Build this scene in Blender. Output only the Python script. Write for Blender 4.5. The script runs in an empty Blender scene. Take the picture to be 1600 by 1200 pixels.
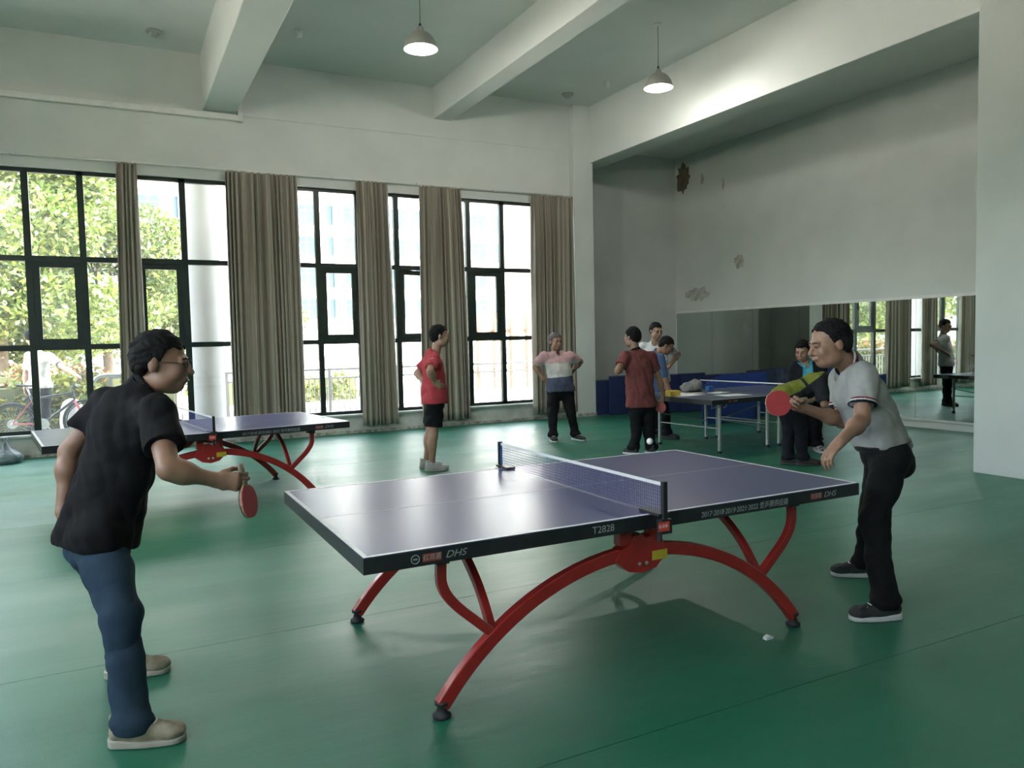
import bpy, math, random
import numpy as np
from mathutils import Vector, Matrix

random.seed(7)
rng = np.random.default_rng(7)
S = bpy.context.scene
COL = S.collection
PI = math.pi

# ------------------------------------------------------------------ camera
def cam_basis(yaw, pitch, roll):
    f = Vector((math.sin(yaw) * math.cos(pitch), math.cos(yaw) * math.cos(pitch), math.sin(pitch)))
    r = Vector((math.cos(yaw), -math.sin(yaw), 0.0))
    u = r.cross(f)
    c, s = math.cos(roll), math.sin(roll)
    return r * c + u * s, u * c - r * s, f
cam = bpy.data.cameras.new('camera')
cam_ob = bpy.data.objects.new('camera', cam)
COL.objects.link(cam_ob)
_r, _u, _f = cam_basis(0.47566, -0.05782, -0.02136)
_m = Matrix((_r, _u, -_f)).transposed().to_4x4()
_m.translation = Vector((0, 0, 1.572))
cam_ob.matrix_world = _m
cam.sensor_fit = 'HORIZONTAL'
cam.sensor_width = 36.0
cam.lens = 36.0 * 1199.1 / 1600.0
cam.clip_end = 400
S.camera = cam_ob

# ------------------------------------------------------------------ world, sun, portals, exposure
W = bpy.data.worlds.new('world'); S.world = W; W.use_nodes = True
wn = W.node_tree; wn.nodes.clear()
_o = wn.nodes.new('ShaderNodeOutputWorld'); _b = wn.nodes.new('ShaderNodeBackground')
_s = wn.nodes.new('ShaderNodeTexSky')
_s.sky_type = 'NISHITA'; _s.sun_disc = False; _s.sun_elevation = math.radians(48); _s.sun_rotation = math.radians(155)
_s.air_density = 1.0; _s.dust_density = 4.0; _s.ozone_density = 1.0
_h = wn.nodes.new('ShaderNodeHueSaturation'); _h.inputs['Saturation'].default_value = 0.45
wn.links.new(_s.outputs[0], _h.inputs['Color']); wn.links.new(_h.outputs[0], _b.inputs['Color'])
_b.inputs['Strength'].default_value = 1.9
wn.links.new(_b.outputs[0], _o.inputs['Surface'])

sun = bpy.data.lights.new('sun', 'SUN'); sun.energy = 14.0; sun.angle = math.radians(1.5); sun.color = (1.0, 0.96, 0.89)
sun_ob = bpy.data.objects.new('sun', sun); COL.objects.link(sun_ob)
sun_ob.rotation_euler = Vector((-0.35, 0.72, -0.95)).to_track_quat('-Z', 'Y').to_euler()

for _x in (-1.41, 4.89):
    pl = bpy.data.lights.new('window_portal', 'AREA'); pl.shape = 'RECTANGLE'; pl.size = 6.3; pl.size_y = 3.86
    pl.cycles.is_portal = True
    po = bpy.data.objects.new('window_portal', pl); COL.objects.link(po)
    po.location = (_x, 13.42, 2.26); po.rotation_euler = (-PI / 2, 0, 0)

pl = bpy.data.lights.new('added_window_portal', 'AREA'); pl.shape = 'RECTANGLE'; pl.size = 11.7; pl.size_y = 2.0; pl.cycles.is_portal = True  # sky portal over the side windows added in the unseen left wall
po = bpy.data.objects.new('added_window_portal', pl); COL.objects.link(po); po.location = (-4.88, 2.25, 3.6)
po.rotation_euler = Matrix(((0, 0, -1), (1, 0, 0), (0, -1, 0))).to_euler()

S.view_settings.view_transform = 'Standard'; S.view_settings.look = 'None'
S.view_settings.gamma = 1.0; S.view_settings.use_curve_mapping = False
S.view_settings.exposure = 1.57
S.cycles.use_denoising = True
S.cycles.max_bounces = 10; S.cycles.diffuse_bounces = 5; S.cycles.glossy_bounces = 5
S.cycles.transparent_max_bounces = 24; S.cycles.transmission_bounces = 6
S.cycles.caustics_reflective = False; S.cycles.caustics_refractive = False
S.cycles.sample_clamp_indirect = 8.0

# ------------------------------------------------------------------ materials
MATS = {}
def mat(name, col, rough=0.6, metal=0.0, spec=0.5, noise=None, bump=None, col2=None, stretch=(1, 1, 1), trans=0.0, coat=0.0, alpha=None, sheen=0.0):
    """procedural principled material; noise=(scale, detail) mixes col to col2; bump=(scale, strength, distance)"""
    if name in MATS: return MATS[name]
    m = bpy.data.materials.new(name); m.use_nodes = True
    nt = m.node_tree; b = nt.nodes['Principled BSDF']
    b.inputs['Base Color'].default_value = (*col, 1); b.inputs['Roughness'].default_value = rough
    b.inputs['Metallic'].default_value = metal; b.inputs['Specular IOR Level'].default_value = spec
    b.inputs['Coat Weight'].default_value = coat; b.inputs['Sheen Weight'].default_value = sheen
    if noise or bump:
        tc = nt.nodes.new('ShaderNodeTexCoord'); mp = nt.nodes.new('ShaderNodeMapping'); mp.inputs['Scale'].default_value = stretch
        nt.links.new(tc.outputs['Object'], mp.inputs[0])
    if noise:
        n = nt.nodes.new('ShaderNodeTexNoise'); n.inputs['Scale'].default_value = noise[0]; n.inputs['Detail'].default_value = noise[1]
        nt.links.new(mp.outputs[0], n.inputs['Vector'])
        r = nt.nodes.new('ShaderNodeValToRGB'); r.color_ramp.elements[0].position = 0.35; r.color_ramp.elements[1].position = 0.65
        r.color_ramp.elements[0].color = (*col, 1); r.color_ramp.elements[1].color = (*(col2 or tuple(c * 0.8 for c in col)), 1)
        nt.links.new(n.outputs['Fac'], r.inputs[0]); nt.links.new(r.outputs[0], b.inputs['Base Color'])
    if bump:
        n2 = nt.nodes.new('ShaderNodeTexNoise'); n2.inputs['Scale'].default_value = bump[0]; n2.inputs['Detail'].default_value = 4
        nt.links.new(mp.outputs[0], n2.inputs['Vector'])
        bp = nt.nodes.new('ShaderNodeBump'); bp.inputs['Strength'].default_value = bump[1]; bp.inputs['Distance'].default_value = bump[2]
        nt.links.new(n2.outputs['Fac'], bp.inputs['Height']); nt.links.new(bp.outputs[0], b.inputs['Normal'])
    if trans > 0:
        out = nt.nodes['Material Output']; tr = nt.nodes.new('ShaderNodeBsdfTranslucent'); mx = nt.nodes.new('ShaderNodeMixShader')
        tr.inputs[0].default_value = (*col, 1)
        if noise: nt.links.new(r.outputs[0], tr.inputs[0])
        mx.inputs[0].default_value = trans
        nt.links.new(b.outputs[0], mx.inputs[1]); nt.links.new(tr.outputs[0], mx.inputs[2]); nt.links.new(mx.outputs[0], out.inputs[0])
    MATS[name] = m
    return m
def emat(name, col, strength):
    if name in MATS: return MATS[name]
    m = bpy.data.materials.new(name); m.use_nodes = True; b = m.node_tree.nodes['Principled BSDF']
    b.inputs['Base Color'].default_value = (*col, 1); b.inputs['Emission Color'].default_value = (*col, 1); b.inputs['Emission Strength'].default_value = strength
    MATS[name] = m; return m
def glass_mat(name, tint, haze):
    m = bpy.data.materials.new(name); m.use_nodes = True; nt = m.node_tree
    for n in list(nt.nodes): nt.nodes.remove(n)
    out = nt.nodes.new('ShaderNodeOutputMaterial')
    t = nt.nodes.new('ShaderNodeBsdfTransparent'); t.inputs[0].default_value = (*tint, 1)
    g = nt.nodes.new('ShaderNodeBsdfGlossy'); g.inputs['Roughness'].default_value = 0.02
    lw = nt.nodes.new('ShaderNodeLayerWeight'); lw.inputs[0].default_value = .5
    pw = nt.nodes.new('ShaderNodeMath'); pw.operation = 'POWER'; pw.inputs[1].default_value = 5; nt.links.new(lw.outputs['Facing'], pw.inputs[0])
    fr = nt.nodes.new('ShaderNodeMath'); fr.operation = 'MULTIPLY_ADD'; fr.inputs[1].default_value = .94; fr.inputs[2].default_value = .03; nt.links.new(pw.outputs[0], fr.inputs[0])
    d = nt.nodes.new('ShaderNodeBsdfDiffuse'); d.inputs[0].default_value = (.8, .8, .78, 1)
    tl = nt.nodes.new('ShaderNodeBsdfTranslucent'); tl.inputs[0].default_value = (.8, .8, .78, 1)
    ad = nt.nodes.new('ShaderNodeMixShader'); ad.inputs[0].default_value = .5
    nt.links.new(d.outputs[0], ad.inputs[1]); nt.links.new(tl.outputs[0], ad.inputs[2])
    tc = nt.nodes.new('ShaderNodeTexCoord'); nz = nt.nodes.new('ShaderNodeTexNoise'); nz.inputs['Scale'].default_value = 1.7; nz.inputs['Detail'].default_value = 6
    nt.links.new(tc.outputs['Object'], nz.inputs['Vector'])
    mr = nt.nodes.new('ShaderNodeMapRange'); mr.inputs[1].default_value = .35; mr.inputs[2].default_value = .75; mr.inputs[3].default_value = haze * .4; mr.inputs[4].default_value = haze * 1.6
    nt.links.new(nz.outputs['Fac'], mr.inputs[0])
    m1 = nt.nodes.new('ShaderNodeMixShader'); m2 = nt.nodes.new('ShaderNodeMixShader')
    nt.links.new(mr.outputs[0], m1.inputs[0]); nt.links.new(t.outputs[0], m1.inputs[1]); nt.links.new(ad.outputs[0], m1.inputs[2])
    nt.links.new(fr.outputs[0], m2.inputs[0]); nt.links.new(m1.outputs[0], m2.inputs[1]); nt.links.new(g.outputs[0], m2.inputs[2])
    nt.links.new(m2.outputs[0], out.inputs[0])
    MATS[name] = m; return m

M_WALL = mat('wall_paint', (.60, .62, .59), .85, noise=(1.3, 5), col2=(.55, .575, .545), bump=(35, .12, .004))
M_CEIL = mat('ceiling_paint', (.64, .665, .635), .9, noise=(.9, 4), col2=(.6, .62, .595))
M_FRAME = mat('dark_green_aluminium', (.012, .022, .018), .4, .3, noise=(9, 3), col2=(.02, .03, .026))
M_GLASS = glass_mat('window_glass', (.93, .96, .94), .035)
M_WHITE = mat('white_enamel', (.7, .7, .67), .4, noise=(6, 3), col2=(.62, .62, .6))
M_BLACK = mat('black_paint', (.01, .01, .012), .45, noise=(20, 3), col2=(.016, .016, .018))
M_RED = mat('red_enamel', (.36, .022, .018), .33, noise=(14, 3), col2=(.30, .018, .016), coat=.2)
M_RUBBER = mat('black_rubber', (.012, .012, .012), .7, noise=(40, 2), col2=(.02, .02, .02))
M_CHROME = mat('brushed_steel', (.55, .55, .53), .35, .9, noise=(30, 2), col2=(.45, .45, .44))

# ------------------------------------------------------------------ mesh helpers
class MB:
    def __init__(s): s.v = []; s.f = []; s.mi = []
    def add(s, vs, fs, mi=0):
        n = len(s.v); s.v += [tuple(map(float, v)) for v in vs]; s.f += [tuple(i + n for i in f) for f in fs]; s.mi += [mi] * len(fs); return s
    def box(s, x0, x1, y0, y1, z0, z1, mi=0):
        return s.add([(x0, y0, z0), (x1, y0, z0), (x1, y1, z0), (x0, y1, z0), (x0, y0, z1), (x1, y0, z1), (x1, y1, z1), (x0, y1, z1)],
                     [(0, 3, 2, 1), (4, 5, 6, 7), (0, 1, 5, 4), (1, 2, 6, 5), (2, 3, 7, 6), (3, 0, 4, 7)], mi)
    def sweep(s, pts, w, h, up=(0, 1, 0), mi=0, seg=4, rads=None):
        """sweep a rectangle (seg=4: w along up axis, h across) or an ellipse (seg>4) along a polyline"""
        P = [Vector(p) for p in pts]; up = Vector(up).normalized(); rings = []
        for i, p in enumerate(P):
            t = (P[min(i + 1, len(P) - 1)] - P[max(i - 1, 0)]).normalized()
            a = up - t * up.dot(t)
            if a.length < 1e-4: a = Vector((1, 0, 0)) - t * t.x
            a.normalize(); b = t.cross(a); k = rads[i] if rads else 1.0
            if seg == 4: offs = [(-w / 2, -h / 2), (w / 2, -h / 2), (w / 2, h / 2), (-w / 2, h / 2)]
            else: offs = [(math.cos(2 * PI * j / seg) * w / 2, math.sin(2 * PI * j / seg) * h / 2) for j in range(seg)]
            rings.append([p + a * (o[0] * k) + b * (o[1] * k) for o in offs])
        vs = [v for r in rings for v in r]; n = seg; fs = []
        for i in range(len(P) - 1):
            for j in range(n): fs.append((i * n + j, i * n + (j + 1) % n, (i + 1) * n + (j + 1) % n, (i + 1) * n + j))
        fs.append(tuple(reversed(range(n)))); fs.append(tuple((len(P) - 1) * n + j for j in range(n)))
        return s.add(vs, fs, mi)
    def tube(s, pts, r, seg=8, mi=0, rads=None): return s.sweep(pts, 2 * r, 2 * r, (0.13, 0.31, 0.94), mi, seg, rads)
    def lathe(s, prof, seg=20, mi=0, c=(0, 0, 0), cap=True):
        vs = [(c[0] + r * math.cos(2 * PI * j / seg), c[1] + r * math.sin(2 * PI * j / seg), c[2] + z) for r, z in prof for j in range(seg)]
        fs = [(i * seg + j, i * seg + (j + 1) % seg, (i + 1) * seg + (j + 1) % seg, (i + 1) * seg + j) for i in range(len(prof) - 1) for j in range(seg)]
        if cap: fs += [tuple(reversed(range(seg))), tuple((len(prof) - 1) * seg + j for j in range(seg))]
        return s.add(vs, fs, mi)
    def prism(s, poly, y0, y1, mi=0):
        """polygon in x,z extruded along y"""
        n = len(poly); vs = [(x, y0, z) for x, z in poly] + [(x, y1, z) for x, z in poly]
        fs = [tuple(range(n)), tuple(reversed(range(n, 2 * n)))] + [(i, i + n, (i + 1) % n + n, (i + 1) % n) for i in range(n)]
        return s.add(vs, fs, mi)
    def build(s, name, m, parent=None, smooth=False, loc=None, bevel=0.0):
        me = bpy.data.meshes.new(name); me.from_pydata(s.v, [], s.f)
        ms = m if isinstance(m, (list, tuple)) else [m]
        for x in ms: me.materials.append(x)
        if len(ms) > 1: me.polygons.foreach_set('material_index', s.mi)
        me.update()
        import bmesh
        bm = bmesh.new(); bm.from_mesh(me); bmesh.ops.recalc_face_normals(bm, faces=bm.faces); bm.to_mesh(me); bm.free()
        if smooth: me.shade_smooth()
        return link(name, me, parent, loc, bevel)
def link(name, me, parent=None, loc=None, bevel=0.0):
    o = bpy.data.objects.new(name, me); COL.objects.link(o)
    if parent is not None: o.parent = parent
    if loc is not None: o.location = loc
    if bevel > 0:
        b = o.modifiers.new('edge', 'BEVEL'); b.width = bevel; b.segments = 2; b.limit_method = 'ANGLE'; b.angle_limit = math.radians(40)
    return o
def tag(o, label=None, cat=None, group=None, kind=None):
    if label: o['label'] = label
    if cat: o['category'] = cat
    if group: o['group'] = group
    if kind: o['kind'] = kind
    return o
def empty(name, loc=(0, 0, 0), rz=0.0):
    o = bpy.data.objects.new(name, None); COL.objects.link(o); o.location = loc; o.rotation_euler = (0, 0, rz); return o
def copy_tree(o, parent=None):
    c = o.copy(); COL.objects.link(c)
    if parent is not None: c.parent = parent
    for ch in list(o.children): copy_tree(ch, c)
    return c
def text_part(body, size, m, parent, loc, rot, name='lettering', shear=0.0, ext=0.0004, align='CENTER', xs=1.0):
    cu = bpy.data.curves.new(name, 'FONT'); cu.body = body; cu.size = size; cu.extrude = ext; cu.shear = shear; cu.align_x = align; cu.align_y = 'CENTER'
    t = bpy.data.objects.new(name + '_tmp', cu); COL.objects.link(t)
    dg = bpy.context.evaluated_depsgraph_get(); dg.update()
    me = bpy.data.meshes.new_from_object(t.evaluated_get(dg)); bpy.data.objects.remove(t); bpy.data.curves.remove(cu)
    me.materials.clear(); me.materials.append(m)
    o = link(name, me, parent); o.location = loc; o.rotation_euler = rot; o.scale = (xs, 1, 1)
    return o
def arc_pts(cx, cz, r, a0, a1, n, y=0.0): return [(cx + r * math.sin(a0 + (a1 - a0) * i / n), y, cz + r * math.cos(a0 + (a1 - a0) * i / n)) for i in range(n + 1)]
def spline(pts, n=6):
    """Catmull-Rom through points"""
    P = [np.array(p, float) for p in pts]; P = [2 * P[0] - P[1]] + P + [2 * P[-1] - P[-2]]; out = []
    for i in range(1, len(P) - 2):
        for k in range(n):
            t = k / n; a, b, c, d = P[i - 1], P[i], P[i + 1], P[i + 2]
            out.append(tuple(.5 * ((2 * b) + (-a + c) * t + (2 * a - 5 * b + 4 * c - d) * t * t + (-a + 3 * b - 3 * c + d) * t ** 3)))
    out.append(tuple(P[-2])); return out

# ================================================================== THE ROOM
YW = 13.1; XL = -4.56; XR = 11.6; YB = -5.0; ZC = 6.12
def struct(name, mb, m, parent=None, label=None, bevel=0.0):
    o = mb.build(name, m, parent, bevel=bevel)
    if parent is None: tag(o, label, None, None, 'structure')
    return o

# floor: green PVC sheets laid in strips along X, joints recessed
def floor_mat():
    m = bpy.data.materials.new('green_pvc'); m.use_nodes = True; nt = m.node_tree; b = nt.nodes['Principled BSDF']
    tc = nt.nodes.new('ShaderNodeTexCoord')
    n1 = nt.nodes.new('ShaderNodeTexNoise'); n1.inputs['Scale'].default_value = 0.9; n1.inputs['Detail'].default_value = 6; n1.inputs['Roughness'].default_value = .6
    mp = nt.nodes.new('ShaderNodeMapping'); mp.inputs['Scale'].default_value = (.55, 1.3, 1)
    nt.links.new(tc.outputs['Object'], mp.inputs[0]); nt.links.new(mp.outputs[0], n1.inputs['Vector'])
    r = nt.nodes.new('ShaderNodeValToRGB'); r.color_ramp.elements[0].position = .3; r.color_ramp.elements[1].position = .72
    r.color_ramp.elements[0].color = (.004, .115, .062, 1); r.color_ramp.elements[1].color = (.008, .150, .088, 1)
    nt.links.new(n1.outputs['Fac'], r.inputs[0]); nt.links.new(r.outputs[0], b.inputs['Base Color'])
    # worn gloss: scuffed areas are duller
    n2 = nt.nodes.new('ShaderNodeTexNoise'); n2.inputs['Scale'].default_value = 1.1; n2.inputs['Detail'].default_value = 3.5; n2.inputs['Roughness'].default_value = .5
    mp2 = nt.nodes.new('ShaderNodeMapping'); mp2.inputs['Scale'].default_value = (.6, 1.6, 1); mp2.inputs['Rotation'].default_value = (0, 0, .3)
    nt.links.new(tc.outputs['Object'], mp2.inputs[0]); nt.links.new(mp2.outputs[0], n2.inputs['Vector'])
    mr = nt.nodes.new('ShaderNodeMapRange'); mr.inputs[1].default_value = .2; mr.inputs[2].default_value = .8; mr.inputs[3].default_value = .33; mr.inputs[4].default_value = .50
    nt.links.new(n2.outputs['Fac'], mr.inputs[0]); nt.links.new(mr.outputs[0], b.inputs['Roughness'])
    b.inputs['Specular IOR Level'].default_value = .95
    # fine embossed grain and slow unevenness of the sheet
    v = nt.nodes.new('ShaderNodeTexVoronoi'); v.inputs['Scale'].default_value = 130
    nt.links.new(tc.outputs['Object'], v.inputs['Vector'])
    b1 = nt.nodes.new('ShaderNodeBump'); b1.inputs['Strength'].default_value = .12; b1.inputs['Distance'].default_value = .002
    nt.links.new(v.outputs['Distance'], b1.inputs['Height'])
    n3 = nt.nodes.new('ShaderNodeTexNoise'); n3.inputs['Scale'].default_value = 2.6; n3.inputs['Detail'].default_value = 7; n3.inputs['Roughness'].default_value = .55
    mp3 = nt.nodes.new('ShaderNodeMapping'); mp3.inputs['Scale'].default_value = (.45, 1.9, 1); mp3.inputs['Rotation'].default_value = (0, 0, .15)
    nt.links.new(tc.outputs['Object'], mp3.inputs[0]); nt.links.new(mp3.outputs[0], n3.inputs['Vector'])
    b2 = nt.nodes.new('ShaderNodeBump'); b2.inputs['Strength'].default_value = .5; b2.inputs['Distance'].default_value = .012
    nt.links.new(n3.outputs['Fac'], b2.inputs['Height']); nt.links.new(b1.outputs[0], b2.inputs['Normal']); nt.links.new(b2.outputs[0], b.inputs['Normal'])
    return m
M_FLOOR = floor_mat()
fl_o = struct('floor', MB().box(XL - .3, XR + .3, YB - .3, 14.4, -.3, -.006), mat('concrete_screed', (.02, .05, .035), .9, noise=(3, 4), col2=(.03, .06, .045)), None, 'green vinyl sports floor laid in long sheets')
_y = 4.26 - 1.86 * 6
while _y < 14.2:
    y0, y1 = max(_y, YB), min(_y + 1.86, 14.13)
    if y1 > y0 + .05: struct('floor_sheet', MB().box(XL, XR, y0 + .002, y1 - .002, -.006, 0), M_FLOOR, fl_o)
    _y += 1.86

struct('ceiling', MB().box(XL - .3, XR + .3, YB - .3, 14.5, ZC, ZC + .35), M_CEIL, None, 'pale high ceiling crossed by deep beams')
struct('ceiling_side_bay', MB().box(8.95, XR + .3, YB - .3, 14.3, 5.62, 5.9), M_CEIL, None, 'lower ceiling over the mirror side bay')
for i, (x0, x1, z) in enumerate(((1.385, 1.88, 5.26), (5.27, 5.61, 5.56), (8.5, 8.95, 5.02))):
    struct('ceiling_beam', MB().box(x0, x1, YB, YW + (0 if i < 2 else 1.0), z, ZC + .01), M_CEIL, None,
           ('deep white ceiling beam nearest the trees seen outside', 'slim white ceiling beam between the two hanging lamps', 'broad white ceiling beam over the far corner pillar')[i], .012)
# window wall
ww = struct('wall_window', MB().box(XL - .3, 8.2, YW, YW + .34, 4.2, 5.24).box(XL - .3, 8.2, YW - .014, YW + .34, 5.24, ZC), M_WALL, None, 'white wall above the tall dark-framed windows')
struct('wall_parapet', MB().box(XL - .3, 8.2, YW, YW + .34, -.01, .3), mat('parapet_paint', (.6, .6, .56), .85, noise=(4, 8), col2=(.44, .43, .38), bump=(20, .3, .006)), None, 'low scuffed white parapet under the windows')
struct('trim_1', MB().box(XL, 8.12, YW - .06, YW + .12, .3, .335), mat('sill_stone', (.5, .49, .45), .6, noise=(5, 6), col2=(.4, .39, .36)), None, 'grey stone window sill', .004)
struct('wall_pillar', MB().box(8.12, 8.56, 12.93, 14.2, 0, ZC), M_WALL, None, 'white square pillar beside the last curtain', .01)
struct('wall_back_corner', MB().box(8.5, XR + .3, 14.13, 14.4, 0, ZC), M_WALL, None, 'white recessed wall between the pillar and the mirror')
struct('wall_mirror', MB().box(XR, XR + .3, YB, 14.2, 0, ZC), M_WALL, None, 'tall white wall with peeling plaster above the mirror')
struct('wall_column_near', MB().box(8.36, XR + .1, 4.55, 5.15, 0, ZC).box(8.36, XR + .1, YB, 4.6, 0, ZC), M_WALL, None, 'white projecting wall beside the player in grey', .006)
_wl = MB().box(XL - .3, XL, YB, YW + .1, 0, 2.6).box(XL - .3, XL, YB, YW + .1, 4.6, ZC).box(XL - .3, XL, YB, -3.6, 2.6, 4.6).box(XL - .3, XL, 8.1, YW + .1, 2.6, 4.6)
for _q in range(2): _wl.box(XL - .3, XL, .1 + 3.9 * _q, .5 + 3.9 * _q, 2.6, 4.6)
struct('wall_left', _wl, M_WALL, None, 'white unseen end wall with side windows added for light')
for _q in range(3):  # side windows added out of view to bring more daylight into the hall
    _y0 = -3.6 + 3.9 * _q + (.2 if _q else 0); _y1 = (.1 + 3.9 * _q) if _q < 2 else 8.1
    _w = MB().box(XL - .2, XL - .12, _y0, _y1, 2.6, 2.66).box(XL - .2, XL - .12, _y0, _y1, 4.54, 4.6)
    for _k in range(5): _yy = _y0 + (_y1 - _y0 - .06) * _k / 4; _w.box(XL - .2, XL - .12, _yy, _yy + .06, 2.66, 4.54)
    _w.box(XL - .2, XL - .12, _y0, _y1, 3.6, 3.66)
    _w = _w.build('window_%d' % (10 + _q), M_FRAME); tag(_w, 'dark aluminium side window added for light in the unseen end wall, number %s from the front' % 'one two three'.split()[_q], None, None, 'structure')
    MB().box(XL - .165, XL - .16, _y0, _y1, 2.66, 4.54).build('pane', M_GLASS, _w)
struct('wall_behind', MB().box(XL - .3, XR + .3, YB - .3, YB, 0, ZC), M_WALL, None, 'plain white wall opposite the windows')
# scuffed foot of the walls: skirting strips of worn plaster
M_WORN = mat('worn_plaster', (.5, .49, .44), .95, noise=(14, 8), col2=(.2, .19, .15), bump=(30, .5, .01))
struct('baseboard_window', MB().box(XL, 8.12, YW - .008, YW + .01, 0, .05), M_WORN, None, 'worn grimy strip of plaster at the foot of the window parapet')
struct('baseboard_pillar', MB().box(8.11, 8.57, 12.92, 13.2, 0, .07), M_WORN, None, 'worn plaster at the foot of the pillar')

# windows: 9 units of two bays on a 0.70 m module
def window_unit(n, x0, sash_open=False):
    root = MB().box(x0, x0 + .045, YW + .08, YW + .16, .335, 4.2).box(x0 + 1.355, x0 + 1.4, YW + .08, YW + .16, .335, 4.2)\
        .box(x0, x0 + 1.4, YW + .08, YW + .16, .335, .39).box(x0, x0 + 1.4, YW + .08, YW + .16, 4.14, 4.2).build('window_%d' % n, M_FRAME)
    tag(root, 'dark aluminium window unit with opening sash, number %s from the pillar' % ('one two three four five six seven eight nine'.split()[9 - n]), None, None, 'structure')
    MB().box(x0 + .655, x0 + .745, YW + .08, YW + .16, .39, 4.14).build('mullion', M_FRAME, root)
    for z in (1.6, 2.9): MB().box(x0 + .045, x0 + 1.355, YW + .075, YW + .165, z - .04, z + .04).build('transom', M_FRAME, root)
    for b in range(2):
        xa, xb = (x0 + .045, x0 + .655) if b == 0 else (x0 + .745, x0 + 1.355)
        for r, (za, zb) in enumerate(((.39, 1.56), (1.64, 2.86), (2.94, 4.14))):
            if b == 1 and r == 1: continue
            MB().box(xa, xb, YW + .118, YW + .124, za, zb).build('pane', M_GLASS, root)
    # the sash in the second bay
    w, h, t = .61, 1.22, .085
    s = MB().box(0, w, -.03, .03, 0, t).box(0, w, -.03, .03, h - t, h).box(0, t, -.03, .03, t, h - t).box(w - t, w, -.03, .03, t, h - t).build('sash', M_FRAME, root, loc=(x0 + .745, YW + .12, 1.64))
    MB().box(t, w - t, -.004, .004, t, h - t).build('pane', M_GLASS, s)
    MB().box(w - .06, w - .035, -.05, -.03, .5, .64).box(w - .06, w - .035, -.075, -.05, .5, .53).build('handle', M_FRAME, s)
    if sash_open: s.rotation_euler = (0, 0, math.radians(18))
for i in range(9): window_unit(i + 1, -4.56 + 1.4 * i, i == 6)

# conduit on the wall and curtain rail
o = MB().box(XL, 1.9, YW - .10, YW - .014, 5.14, 5.225).build('wall_conduit', M_WHITE, bevel=.006); tag(o, 'long white boxed conduit on the wall below the deep beam', 'conduit')
MB().box(1.9, 1.97, YW - .11, YW - .01, 5.13, 5.4).build('end_elbow', M_WHITE, o)
rail = MB().tube([(XL, YW - .06, 4.36), (8.11, YW - .06, 4.36)], .014, 8).build('curtain_rail', M_WHITE, smooth=True); tag(rail, 'thin white curtain rail running above the windows', 'curtain rail')
for x in np.arange(-4.2, 8.0, 1.52): MB().box(x - .012, x + .012, YW - .075, YW, 4.345, 4.39).build('bracket', M_WHITE, rail)

# curtains: pleated cloth gathered on the rail
def curtain_mat():
    m = bpy.data.materials.new('curtain_cloth'); m.use_nodes = True; nt = m.node_tree; b = nt.nodes['Principled BSDF']
    tc = nt.nodes.new('ShaderNodeTexCoord'); mp = nt.nodes.new('ShaderNodeMapping'); mp.inputs['Scale'].default_value = (1, 0, 0)
    nt.links.new(tc.outputs['UV'], mp.inputs[0])
    n = nt.nodes.new('ShaderNodeTexNoise'); n.inputs['Scale'].default_value = 6.0; n.inputs['Detail'].default_value = 3
    nt.links.new(mp.outputs[0], n.inputs['Vector'])
    r = nt.nodes.new('ShaderNodeValToRGB'); e = r.color_ramp.elements
    e[0].position = .38; e[0].color = (.19, .15, .105, 1); e[1].position = .62; e[1].color = (.42, .385, .32, 1)
    x = e.new(.5); x.color = (.32, .28, .22, 1)
    nt.links.new(n.outputs['Fac'], r.inputs[0]); nt.links.new(r.outputs[0], b.inputs['Base Color'])
    b.inputs['Roughness'].default_value = .5; b.inputs['Sheen Weight'].default_value = .3
    tr = nt.nodes.new('ShaderNodeBsdfTranslucent'); nt.links.new(r.outputs[0], tr.inputs[0])
    mx = nt.nodes.new('ShaderNodeMixShader'); mx.inputs[0].default_value = .12
    nt.links.new(b.outputs[0], mx.inputs[1]); nt.links.new(tr.outputs[0], mx.inputs[2]); nt.links.new(mx.outputs[0], nt.nodes['Material Output'].inputs[0])
    return m
M_CURT = curtain_mat()
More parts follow.
